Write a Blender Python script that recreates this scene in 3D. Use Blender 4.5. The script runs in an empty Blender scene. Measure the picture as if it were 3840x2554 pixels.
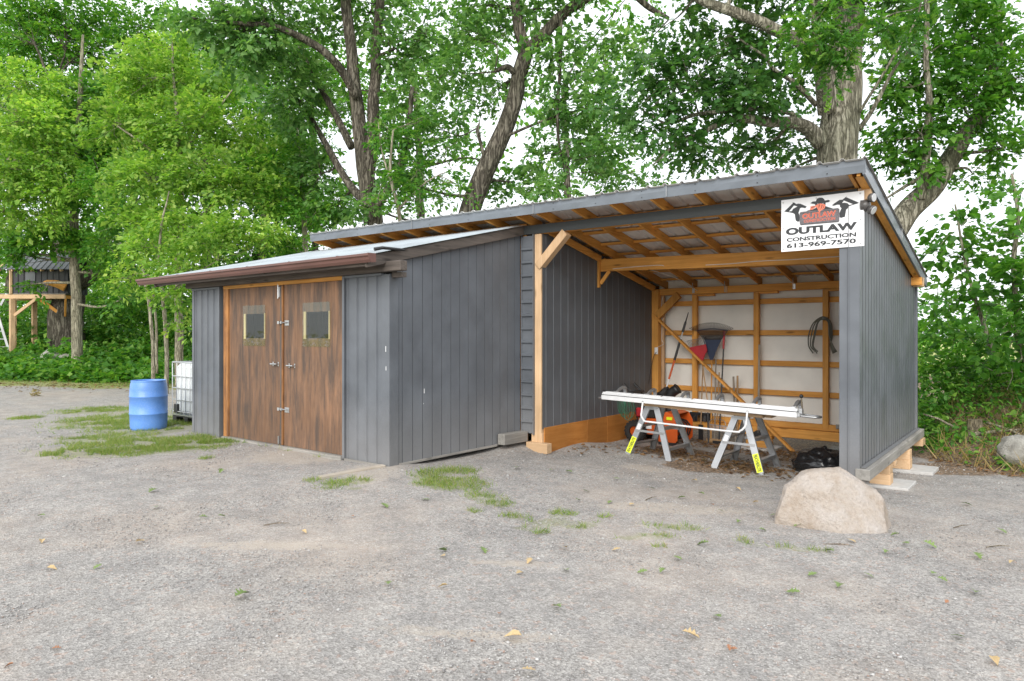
import bpy, bmesh, math, random
import numpy as np
from mathutils import Vector, Matrix, noise as mnoise

R = math.radians
rng = np.random.default_rng(7)
random.seed(7)
sc = bpy.context.scene
col = sc.collection

# ------------------------------------------------------------------ camera
H = 1.6
YAW = R(38.0)
cam_d = bpy.data.cameras.new('camera')
cam = bpy.data.objects.new('camera', cam_d)
col.objects.link(cam)
cam.location = (0, 0, H)
cam.rotation_euler = (R(90), 0, YAW)
cam_d.sensor_width = 36
cam_d.lens = 24.0
cam_d.shift_y = -15.0 / 3840
cam_d.clip_start = 0.05
cam_d.clip_end = 2000
sc.camera = cam

# ------------------------------------------------------------------ sky, sun, exposure
SUN_EL, SUN_AZ = R(30), R(160)      # azimuth measured like the sky node: clockwise from +Y
world = bpy.data.worlds.new('World')
sc.world = world
world.use_nodes = True
wn = world.node_tree.nodes
wl = world.node_tree.links
for n in list(wn):
    wn.remove(n)
w_out = wn.new('ShaderNodeOutputWorld')
w_bg = wn.new('ShaderNodeBackground')
w_sky = wn.new('ShaderNodeTexSky')
w_sky.sky_type = 'NISHITA'
w_sky.sun_disc = False
w_sky.sun_elevation = SUN_EL
w_sky.sun_rotation = SUN_AZ
w_sky.air_density = 1.0
w_sky.dust_density = 3.0
w_mix = wn.new('ShaderNodeMixRGB')
w_mix.inputs['Fac'].default_value = 0.88           # closed white cloud cover over the blue
w_mix.inputs['Color2'].default_value = (9.6, 9.8, 10.1, 1)
wl.new(w_sky.outputs['Color'], w_mix.inputs['Color1'])
w_tc = wn.new('ShaderNodeTexCoord')
w_ns = wn.new('ShaderNodeTexNoise')
w_ns.inputs['Scale'].default_value = 3.2
w_ns.inputs['Detail'].default_value = 4.0
wl.new(w_tc.outputs['Generated'], w_ns.inputs['Vector'])
w_cr = wn.new('ShaderNodeValToRGB')
w_cr.color_ramp.elements[0].position = .3
w_cr.color_ramp.elements[0].color = (.80, .81, .83, 1)
w_cr.color_ramp.elements[1].position = .72
w_cr.color_ramp.elements[1].color = (1.0, 1.0, 1.0, 1)
wl.new(w_ns.outputs['Fac'], w_cr.inputs['Fac'])
w_mul = wn.new('ShaderNodeMixRGB')
w_mul.blend_type = 'MULTIPLY'
w_mul.inputs['Fac'].default_value = 1.0
wl.new(w_mix.outputs['Color'], w_mul.inputs['Color1'])
wl.new(w_cr.outputs['Color'], w_mul.inputs['Color2'])
wl.new(w_mul.outputs['Color'], w_bg.inputs['Color'])
w_bg.inputs['Strength'].default_value = 0.105
wl.new(w_bg.outputs['Background'], w_out.inputs['Surface'])
sun_d = bpy.data.lights.new('sun', 'SUN')
sun_d.energy = 1.5
sun_d.angle = R(40)
sun_d.color = (1.0, 0.97, 0.92)
sun = bpy.data.objects.new('sun', sun_d)
col.objects.link(sun)
_sd = Vector((math.sin(SUN_AZ) * math.cos(SUN_EL), math.cos(SUN_AZ) * math.cos(SUN_EL), math.sin(SUN_EL)))
sun.rotation_euler = _sd.to_track_quat('Z', 'Y').to_euler()
sc.view_settings.view_transform = 'Standard'
sc.view_settings.look = 'None'
sc.view_settings.exposure = 0.92
sc.view_settings.gamma = 1
sc.view_settings.use_curve_mapping = False
sc.cycles.max_bounces = 8
sc.cycles.transparent_max_bounces = 8
sc.cycles.diffuse_bounces = 6

# ------------------------------------------------------------------ survey helpers (photo bearings -> metres in the place)
FWD = np.array([-math.sin(YAW), math.cos(YAW), 0.0])
RGT = np.array([math.cos(YAW), math.sin(YAW), 0.0])
UPV = np.array([0, 0, 1.0])
FD, CXD, CYD = 1572.0, 1179.0, 774.9

def at(x, y, Z):
    return np.array([0, 0, H]) + Z * (FWD + RGT * (x - CXD) / FD - UPV * (y - CYD) / FD)

CP = np.array([(-11.2,5.7,0),(-6.4,5.7,0),(-8.8,5.7,0),(-6.5,8.4,0.0),(-6.0,8.6,-.18),(-6,11,-.25),(-4,12.2,-.35),(-1.5,9.7,-.29),
  (-1.3,11.3,-.31),(-6,6.5,-.08),(-4,6,-.15),(-1.4,6,-.22),(-3,8.4,-.24),(0,3,-.2),(-4,2,-.08),(-9,3,0),(-14,6,0),(2,8,-.3),(-20,10,.05),
  (-25,20,.35),(-12,18,.0),(-4,18,-.35),(3,13,-.3),(-30,6,.1),(0,-10,-.1),(-10,-10,0)])

def sstep(a, b, x):
    t = np.clip((x - a) / (b - a), 0, 1)
    return t * t * (3 - 2 * t)

def ground(x, y):
    x = np.asarray(x, float); y = np.asarray(y, float)
    num = 0; den = 0
    for (a, b, z) in CP:
        w = (np.hypot(x - a, y - b) + .15) ** -3.0
        num = num + w * z; den = den + w
    z = num / den
    Z = x * FWD[0] + y * FWD[1]; L = x * RGT[0] + y * RGT[1]
    far = sstep(60, 120, np.hypot(x, y))
    z = z * (1 - far)
    left = sstep(-4, -9, L)
    z = z + left * (.45 * sstep(23.5, 28, Z) + .5 * sstep(28, 36, Z)) * (1 - far)
    # earth bank beyond the gravel on the right, behind the shed
    e = (y - 12.1) * .82 + (x + 1.46) * .58
    bank = sstep(0, 3.2, e) * .95 * sstep(-2.2, -1.0, x) * (1 - sstep(8, 14, e))
    z = z + bank
    return z

def gz(x, y):
    return float(ground(x, y))

def onG(px, py):
    r = FWD + RGT * (px - CXD) / FD - UPV * (py - CYD) / FD
    z = 0.0
    p = None
    for i in range(14):
        p = np.array([0, 0, H]) + r * (z - H) / r[2]
        z = .5 * z + .5 * gz(p[0], p[1])
    return np.array([p[0], p[1], gz(p[0], p[1])])

# ------------------------------------------------------------------ material helpers
def new_mat(name):
    m = bpy.data.materials.new(name)
    m.use_nodes = True
    nt = m.node_tree
    b = nt.nodes['Principled BSDF']
    return m, nt, b

def nd(nt, t, **kw):
    n = nt.nodes.new(t)
    for k, v in kw.items():
        if k in n.inputs:
            n.inputs[k].default_value = v
        else:
            setattr(n, k, v)
    return n

def c4(c):
    return (c[0], c[1], c[2], 1)

def ramp(nt, stops):
    n = nt.nodes.new('ShaderNodeValToRGB')
    e = n.color_ramp.elements
    while len(e) < len(stops):
        e.new(0.5)
    for i, (p, c) in enumerate(stops):
        e[i].position = p
        e[i].color = c4(c) if len(c) == 3 else c
    return n

def mapping(nt, scale, coord='Object'):
    tc = nt.nodes.new('ShaderNodeTexCoord')
    mp = nt.nodes.new('ShaderNodeMapping')
    mp.inputs['Scale'].default_value = scale
    nt.links.new(tc.outputs[coord], mp.inputs['Vector'])
    return mp

def mixc(nt, a, b, fac, mode='MIX'):
    n = nt.nodes.new('ShaderNodeMixRGB')
    n.blend_type = mode
    for s, v in (('Fac', fac), ('Color1', a), ('Color2', b)):
        if hasattr(v, 'is_output'):
            nt.links.new(v, n.inputs[s])
        else:
            n.inputs[s].default_value = v if s == 'Fac' else c4(v)
    return n.outputs['Color']

def bump(nt, b, h, strength=.3, dist=.01):
    n = nd(nt, 'ShaderNodeBump', Strength=strength, Distance=dist)
    nt.links.new(h, n.inputs['Height'])
    nt.links.new(n.outputs['Normal'], b.inputs['Normal'])
    return n

def painted(name, c, rough=.45, metal=0.0, dirt=(.3, .29, .27), dirt_amt=.18, spec=.5, wav=0.0, dustz=0.0):
    m, nt, b = new_mat(name)
    mp = mapping(nt, (1, 1, 1))
    n1 = nd(nt, 'ShaderNodeTexNoise', Scale=1.7, Detail=5.0, Roughness=.6)
    nt.links.new(mp.outputs[0], n1.inputs['Vector'])
    n2 = nd(nt, 'ShaderNodeTexNoise', Scale=60.0, Detail=3.0, Roughness=.7)
    nt.links.new(mp.outputs[0], n2.inputs['Vector'])
    r1 = ramp(nt, [(.35, tuple(x * .86 for x in c)), (.65, tuple(min(1, x * 1.12) for x in c))])
    nt.links.new(n1.outputs['Fac'], r1.inputs['Fac'])
    r2 = ramp(nt, [(.52, (0, 0, 0)), (.75, (dirt_amt,) * 3)])
    nt.links.new(n2.outputs['Fac'], r2.inputs['Fac'])
    cc = mixc(nt, r1.outputs['Color'], dirt, r2.outputs['Color'])
    if dustz > 0:      # dust splashed up from the gravel
        geo = nd(nt, 'ShaderNodeNewGeometry')
        sp = nd(nt, 'ShaderNodeSeparateXYZ')
        nt.links.new(geo.outputs['Position'], sp.inputs[0])
        ad = nd(nt, 'ShaderNodeMath', operation='MULTIPLY_ADD')
        ad.inputs[1].default_value = .5; ad.inputs[2].default_value = -.1
        nt.links.new(n2.outputs['Fac'], ad.inputs[0])
        su = nd(nt, 'ShaderNodeMath', operation='SUBTRACT')
        nt.links.new(sp.outputs['Z'], su.inputs[0]); nt.links.new(ad.outputs[0], su.inputs[1])
        mr = nd(nt, 'ShaderNodeMapRange')
        mr.inputs['From Min'].default_value = -.1; mr.inputs['From Max'].default_value = .75
        mr.inputs['To Min'].default_value = dustz; mr.inputs['To Max'].default_value = 0
        nt.links.new(su.outputs[0], mr.inputs['Value'])
        cc = mixc(nt, cc, (.34, .32, .30), mr.outputs[0])
    nt.links.new(cc, b.inputs['Base Color'])
    b.inputs['Roughness'].default_value = rough
    b.inputs['Metallic'].default_value = metal
    b.inputs['Specular IOR Level'].default_value = spec
    rr = ramp(nt, [(.3, (rough * .8,) * 3), (.7, (min(1, rough * 1.25),) * 3)])
    nt.links.new(n1.outputs['Fac'], rr.inputs['Fac'])
    nt.links.new(rr.outputs['Color'], b.inputs['Roughness'])
    if wav > 0:
        n3 = nd(nt, 'ShaderNodeTexNoise', Scale=2.6, Detail=1.0)
        nt.links.new(mp.outputs[0], n3.inputs['Vector'])
        bump(nt, b, n3.outputs['Fac'], .6, wav)
    return m

def wood(name, c1, c2, axis=2, rough=.65, knots=.55, stain=None, fine=30.0):
    m, nt, b = new_mat(name)
    s = [fine, fine, fine]; s[axis] = 1.3
    mp = mapping(nt, s)
    oi = nd(nt, 'ShaderNodeObjectInfo')
    ad = nd(nt, 'ShaderNodeVectorMath', operation='ADD')
    mul = nd(nt, 'ShaderNodeMath', operation='MULTIPLY'); mul.inputs[1].default_value = 57.0
    nt.links.new(oi.outputs['Random'], mul.inputs[0])
    nt.links.new(mp.outputs[0], ad.inputs[0]); nt.links.new(mul.outputs[0], ad.inputs[1])
    n1 = nd(nt, 'ShaderNodeTexNoise', Scale=1.0, Detail=6.0, Roughness=.65, Distortion=.6)
    nt.links.new(ad.outputs[0], n1.inputs['Vector'])
    r1 = ramp(nt, [(.25, c1), (.72, c2)])
    nt.links.new(n1.outputs['Fac'], r1.inputs['Fac'])
    cc = r1.outputs['Color']
    s2 = [11, 11, 11]; s2[axis] = 2.6
    mp2 = mapping(nt, s2)
    ad2 = nd(nt, 'ShaderNodeVectorMath', operation='ADD')
    nt.links.new(mp2.outputs[0], ad2.inputs[0]); nt.links.new(mul.outputs[0], ad2.inputs[1])
    v = nd(nt, 'ShaderNodeTexVoronoi', Scale=.8)
    nt.links.new(ad2.outputs[0], v.inputs['Vector'])
    rk = ramp(nt, [(.08, (knots,) * 3), (.2, (0, 0, 0))])
    nt.links.new(v.outputs['Distance'], rk.inputs['Fac'])
    cc = mixc(nt, cc, tuple(x * .28 for x in c1), rk.outputs['Color'])
    n3 = nd(nt, 'ShaderNodeTexNoise', Scale=1.4, Detail=3.0)
    mp3 = mapping(nt, (1, 1, 1)); nt.links.new(mp3.outputs[0], n3.inputs['Vector'])
    r3 = ramp(nt, [(.35, (.8, .8, .8)), (.7, (1.12, 1.1, 1.08))])
    nt.links.new(n3.outputs['Fac'], r3.inputs['Fac'])
    cc = mixc(nt, cc, r3.outputs['Color'], 1.0, 'MULTIPLY')
    rv = nd(nt, 'ShaderNodeMapRange'); rv.inputs['To Min'].default_value = .84; rv.inputs['To Max'].default_value = 1.14
    nt.links.new(oi.outputs['Random'], rv.inputs['Value'])
    cc = mixc(nt, cc, rv.outputs[0], 1.0, 'MULTIPLY')
    if stain:
        rs = ramp(nt, [(.42, (0, 0, 0)), (.62, (.82,) * 3)])
        s4 = [7.5, 7.5, 7.5]; s4[axis] = 1.1
        mp4 = mapping(nt, s4)
        n4 = nd(nt, 'ShaderNodeTexNoise', Scale=1.0, Detail=7.0, Roughness=.7)
        nt.links.new(mp4.outputs[0], n4.inputs['Vector']); nt.links.new(n4.outputs['Fac'], rs.inputs['Fac'])
        cc = mixc(nt, cc, stain, rs.outputs['Color'])
    nt.links.new(cc, b.inputs['Base Color'])
    b.inputs['Roughness'].default_value = rough
    b.inputs['Specular IOR Level'].default_value = .3
    bump(nt, b, n1.outputs['Fac'], .25, .004)
    return m

def plain(name, c, rough=.5, metal=0.0, spec=.5, var=.12, scale=8.0, bmp=0.0, bscale=40.0):
    m, nt, b = new_mat(name)
    mp = mapping(nt, (1, 1, 1))
    n1 = nd(nt, 'ShaderNodeTexNoise', Scale=scale, Detail=4.0)
    nt.links.new(mp.outputs[0], n1.inputs['Vector'])
    r1 = ramp(nt, [(.3, tuple(x * (1 - var) for x in c)), (.7, tuple(min(1, x * (1 + var)) for x in c))])
    nt.links.new(n1.outputs['Fac'], r1.inputs['Fac'])
    nt.links.new(r1.outputs['Color'], b.inputs['Base Color'])
    b.inputs['Roughness'].default_value = rough
    b.inputs['Metallic'].default_value = metal
    b.inputs['Specular IOR Level'].default_value = spec
    if bmp:
        n2 = nd(nt, 'ShaderNodeTexNoise', Scale=bscale, Detail=5.0)
        nt.links.new(mp.outputs[0], n2.inputs['Vector'])
        bump(nt, b, n2.outputs['Fac'], .5, bmp)
    return m

def leaf_mat(name, cols, trans=.45, rough=.5):
    m, nt, b = new_mat(name)
    geo = nd(nt, 'ShaderNodeNewGeometry')
    st = [(i / (len(cols) - 1), c) for i, c in enumerate(cols)]
    r1 = ramp(nt, st)
    nt.links.new(geo.outputs['Random Per Island'], r1.inputs['Fac'])
    mp = mapping(nt, (1, 1, 1))
    n1 = nd(nt, 'ShaderNodeTexNoise', Scale=.55, Detail=2.0)
    nt.links.new(mp.outputs[0], n1.inputs['Vector'])
    r2 = ramp(nt, [(.3, (.72, .78, .7)), (.7, (1.25, 1.18, 1.1))])
    nt.links.new(n1.outputs['Fac'], r2.inputs['Fac'])
    cc = mixc(nt, r1.outputs['Color'], r2.outputs['Color'], 1.0, 'MULTIPLY')
    nt.links.new(cc, b.inputs['Base Color'])
    b.inputs['Roughness'].default_value = rough
    b.inputs['Specular IOR Level'].default_value = .4
    tr = nd(nt, 'ShaderNodeBsdfTranslucent')
    tc = mixc(nt, cc, (1.25, 1.35, .6), 1.0, 'MULTIPLY')
    nt.links.new(tc, tr.inputs['Color'])
    mx = nd(nt, 'ShaderNodeMixShader'); mx.inputs[0].default_value = trans
    nt.links.new(b.outputs[0], mx.inputs[1]); nt.links.new(tr.outputs[0], mx.inputs[2])
    nt.links.new(mx.outputs[0], nt.nodes['Material Output'].inputs['Surface'])
    return m

def bark_mat(name, c1, c2, sc_=9.0, depth=.03):
    m, nt, b = new_mat(name)
    L = nt.links
    mp = mapping(nt, (sc_, sc_, sc_ * .16))
    n0 = nd(nt, 'ShaderNodeTexNoise', Scale=.8, Detail=3.0)
    L.new(mp.outputs[0], n0.inputs['Vector'])
    ad = nd(nt, 'ShaderNodeVectorMath', operation='MULTIPLY_ADD')
    ad.inputs[1].default_value = (1.6, 1.6, 1.6)
    L.new(n0.outputs['Color'], ad.inputs[0]); L.new(mp.outputs[0], ad.inputs[2])
    n1 = nd(nt, 'ShaderNodeTexNoise', Scale=1.5, Detail=2.0, Roughness=.5)      # ridged: plates and furrows
    L.new(ad.outputs[0], n1.inputs['Vector'])
    sb = nd(nt, 'ShaderNodeMath', operation='SUBTRACT'); sb.inputs[1].default_value = .5
    L.new(n1.outputs['Fac'], sb.inputs[0])
    ab = nd(nt, 'ShaderNodeMath', operation='ABSOLUTE'); L.new(sb.outputs[0], ab.inputs[0])
    n2 = nd(nt, 'ShaderNodeTexNoise', Scale=4.0, Detail=6.0, Roughness=.75)
    mp2 = mapping(nt, (sc_, sc_, sc_ * .5)); L.new(mp2.outputs[0], n2.inputs['Vector'])
    r1 = ramp(nt, [(.0, tuple(x * .45 for x in c1)), (.05, c1), (.16, c2)])
    L.new(ab.outputs[0], r1.inputs['Fac'])
    r2 = ramp(nt, [(.3, (.62, .62, .62)), (.7, (1.3, 1.3, 1.28))])
    L.new(n2.outputs['Fac'], r2.inputs['Fac'])
    n3 = nd(nt, 'ShaderNodeTexNoise', Scale=1.2, Detail=3.0)
    mp3 = mapping(nt, (1, 1, .6)); L.new(mp3.outputs[0], n3.inputs['Vector'])
    r3 = ramp(nt, [(.35, (.8, .84, .74)), (.7, (1.15, 1.13, 1.1))])
    L.new(n3.outputs['Fac'], r3.inputs['Fac'])
    cc = mixc(nt, mixc(nt, r1.outputs['Color'], r2.outputs['Color'], 1.0, 'MULTIPLY'), r3.outputs['Color'], 1.0, 'MULTIPLY')
    L.new(cc, b.inputs['Base Color'])
    b.inputs['Roughness'].default_value = .9
    b.inputs['Specular IOR Level'].default_value = .15
    mh = nd(nt, 'ShaderNodeMath', operation='MULTIPLY_ADD'); mh.inputs[1].default_value = .25
    mn = nd(nt, 'ShaderNodeMath', operation='MINIMUM'); mn.inputs[1].default_value = .14
    L.new(ab.outputs[0], mn.inputs[0])
    m4 = nd(nt, 'ShaderNodeMath', operation='MULTIPLY'); m4.inputs[1].default_value = 5.0
    L.new(mn.outputs[0], m4.inputs[0])
    L.new(n2.outputs['Fac'], mh.inputs[0]); L.new(m4.outputs[0], mh.inputs[2])
    bump(nt, b, mh.outputs[0], .9, depth)
    return m

M = {}
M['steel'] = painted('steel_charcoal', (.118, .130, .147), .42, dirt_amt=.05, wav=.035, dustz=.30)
M['groove_shade'] = plain('groove_painted_shade', (.05, .054, .06), .6)  # dark colour that paints shadow lines into the siding grooves
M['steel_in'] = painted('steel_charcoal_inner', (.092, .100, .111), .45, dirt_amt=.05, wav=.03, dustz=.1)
M['fascia'] = painted('fascia_steel', (.15, .17, .195), .33, dirt_amt=.05, wav=.035)
M['galv'] = painted('roof_steel', (.42, .465, .49), .42, metal=.15, dirt_amt=.12)
M['roof_big'] = painted('roof_steel_beige', (.66, .65, .63), .5, metal=.0, dirt_amt=.15)
M['gutter'] = painted('gutter_brown', (.14, .068, .056), .4, dirt_amt=.05)
OR1, OR2 = (.52, .22, .04), (.78, .40, .10)
for i, a in enumerate('xyz'):
    M['wood_' + a] = wood('cedar_stain_' + a, OR1, OR2, i, knots=.7)
    M['raw_' + a] = wood('raw_lumber_' + a, (.54, .35, .19), (.72, .51, .32), i, knots=.5)
    M['grey_' + a] = wood('weathered_timber_' + a, (.20, .19, .175), (.36, .345, .315), i, knots=.5)
    M['dark_' + a] = wood('dark_stained_timber_' + a, (.055, .048, .043), (.16, .135, .118), i, knots=.6)
M['jamb'] = wood('jamb_timber', (.28, .12, .035), (.46, .22, .075), 2, knots=.5, stain=(.10, .05, .03))
M['pale_plank'] = wood('pale_plank', (.42, .36, .29), (.60, .54, .46), 1, knots=.3)
M['header'] = painted('header_steel', (.036, .041, .042), .6, dirt_amt=.04, wav=.01)
M['ply'] = wood('plywood_orange', (.36, .13, .025), (.50, .22, .055), 1, knots=.3, fine=14)
M['soffit'] = wood('soffit_plywood', (.40, .17, .04), (.56, .28, .08), 0, knots=.3, fine=14)
M['door'] = wood('door_plywood', (.145, .080, .046), (.29, .168, .102), 2, knots=.2, stain=(.065, .053, .046), fine=28)
M['wrap'] = plain('house_wrap', (.76, .745, .69), .55, var=.07, scale=2.5, bmp=.02, bscale=3.0)
M['alu'] = painted('aluminium', (.42, .43, .44), .38, metal=.75, dirt_amt=.15)
M['white'] = painted('white_enamel', (.68, .685, .69), .35, dirt_amt=.06)
M['zinc'] = painted('zinc_plate', (.55, .56, .57), .35, metal=.8, dirt_amt=.1)
M['black'] = plain('black_plastic', (.018, .018, .019), .45)
M['rubber'] = plain('tyre_rubber', (.022, .021, .02), .8)
M['orange'] = painted('orange_paint', (.55, .09, .01), .35, dirt_amt=.1)
M['red'] = plain('red_plastic', (.42, .022, .03), .4)
M['navy'] = plain('navy_plastic', (.022, .035, .075), .45)
M['blue'] = painted('blue_drum_plastic', (.12, .28, .68), .38, dirt=(.5, .6, .75), dirt_amt=.25)
M['blueref'] = plain('blue_film', (.03, .09, .45), .4)
M['tote'] = plain('milky_plastic', (.74, .77, .77), .35, var=.04, scale=2)
M['concrete'] = plain('concrete', (.47, .46, .44), .85, var=.1, scale=12, bmp=.004)
M['bag'] = plain('bin_bag_film', (.012, .012, .013), .27, spec=.6)
M['handle'] = wood('tool_handle', (.30, .18, .085), (.46, .30, .16), 2, knots=.1)
M['handle_grey'] = wood('tool_handle_grey', (.19, .165, .135), (.33, .29, .24), 2, knots=.1)
M['hose'] = plain('grey_hose', (.10, .10, .075), .5)
M['green'] = plain('green_cord', (.03, .14, .075), .5)
M['cable'] = plain('white_cable', (.72, .70, .64), .5)
M['bronze'] = painted('bronze_fitting', (.075, .07, .068), .35, dirt_amt=.08)
M['lens'] = plain('frosted_lens', (.5, .51, .53), .3, var=.02)
M['pine'] = wood('pine_trim', (.62, .45, .22), (.74, .58, .33), 2, knots=.1)
M['signw'] = plain('sign_white', (.80, .81, .83), .3, var=.02)
M['ink'] = plain('sign_ink', (.025, .027, .03), .4, var=.1)
M['ink_red'] = plain('sign_red', (.42, .075, .05), .4, var=.25, scale=60)
M['salmon'] = plain('sign_salmon', (.80, .22, .13), .4, var=.12, scale=40)
M['plate'] = plain('sign_plate_grey', (.13, .12, .13), .45, var=.35, scale=35)
M['yellow'] = plain('sticker_yellow', (.72, .80, .02), .4, var=.03)
M['label'] = plain('label_white', (.75, .75, .75), .4, var=.03)
M['field'] = plain('straw', (.6, .55, .3), .9)
M['litter'] = leaf_mat('leaf_litter', [(.09, .05, .03), (.20, .11, .055), (.30, .17, .08), (.16, .12, .07)], .2, .8)
M['twig'] = bark_mat('twig_bark', (.16, .13, .10), (.28, .23, .18), 20, .004)
M['bark_oak'] = bark_mat('bark_oak', (.20, .185, .15), (.38, .355, .305), 8, .04)
M['bark_dark'] = bark_mat('bark_dark', (.085, .074, .062), (.185, .165, .142), 8, .035)
M['bark_thin'] = bark_mat('bark_young', (.24, .215, .17), (.40, .365, .30), 12, .01)
M['leaf_bright'] = leaf_mat('leaf_bright', [(.13, .28, .05), (.22, .41, .075), (.31, .50, .10), (.44, .56, .15)], .5)
M['leaf_mid'] = leaf_mat('leaf_mid', [(.05, .17, .028), (.09, .26, .04), (.14, .33, .05), (.23, .40, .065)], .5)
M['leaf_grey'] = leaf_mat('leaf_grey_green', [(.07, .18, .055), (.12, .27, .08), (.18, .35, .115), (.26, .42, .17)], .48, .42)
M['leaf_oak'] = leaf_mat('leaf_oak', [(.04, .12, .032), (.06, .17, .042), (.09, .22, .055), (.13, .25, .08)], .42, .42)
M['leaf_deep'] = leaf_mat('leaf_deep', [(.045, .15, .022), (.075, .22, .033), (.11, .29, .04), (.17, .34, .06)], .5)
M['leaf_fall_green'] = plain('fallen_leaf_green', (.15, .22, .06), .6, var=.3, scale=25)
M['leaf_fall_tan'] = plain('fallen_leaf_tan', (.45, .33, .17), .7, var=.3, scale=25)
M['leaf_fall_rust'] = plain('fallen_leaf_rust', (.30, .14, .07), .7, var=.3, scale=25)
M['grass'] = leaf_mat('grass_blades', [(.12, .22, .04), (.18, .29, .05), (.27, .34, .09), (.38, .34, .17)], .35)
M['straw'] = leaf_mat('dry_grass', [(.28, .20, .09), (.40, .30, .15), (.22, .22, .07)], .3)

def rock_mat(name, c1, c2, c3):
    m, nt, b = new_mat(name)
    mp = mapping(nt, (1, 1, 1))
    n1 = nd(nt, 'ShaderNodeTexNoise', Scale=4.5, Detail=9.0, Roughness=.68)
    n2 = nd(nt, 'ShaderNodeTexNoise', Scale=38.0, Detail=6.0, Roughness=.7)
    n3 = nd(nt, 'ShaderNodeTexVoronoi', Scale=7.0, feature='DISTANCE_TO_EDGE')
    for n in (n1, n2):
        nt.links.new(mp.outputs[0], n.inputs['Vector'])
    mx = nd(nt, 'ShaderNodeVectorMath', operation='ADD')
    nt.links.new(mp.outputs[0], mx.inputs[0]); nt.links.new(n1.outputs['Color'], mx.inputs[1])
    nt.links.new(mx.outputs[0], n3.inputs['Vector'])
    r1 = ramp(nt, [(.3, c1), (.5, c2), (.7, c3)])
    nt.links.new(n1.outputs['Fac'], r1.inputs['Fac'])
    r2 = ramp(nt, [(.35, (.86, .85, .84)), (.65, (1.07, 1.07, 1.07))])
    nt.links.new(n2.outputs['Fac'], r2.inputs['Fac'])
    nt.links.new(mixc(nt, r1.outputs['Color'], r2.outputs['Color'], 1.0, 'MULTIPLY'), b.inputs['Base Color'])
    b.inputs['Roughness'].default_value = .88
    b.inputs['Specular IOR Level'].default_value = .25
    a = nd(nt, 'ShaderNodeMath', operation='MULTIPLY_ADD'); a.inputs[1].default_value = 1.5
    nt.links.new(n1.outputs['Fac'], a.inputs[0]); nt.links.new(n2.outputs['Fac'], a.inputs[2])
    bump(nt, b, a.outputs[0], .9, .035)
    return m
M['rock'] = rock_mat('granite_pink', (.39, .315, .245), (.48, .42, .365), (.54, .50, .47))
M['rock_grey'] = rock_mat('limestone_grey', (.27, .26, .23), (.40, .39, .35), (.5, .49, .45))

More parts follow.
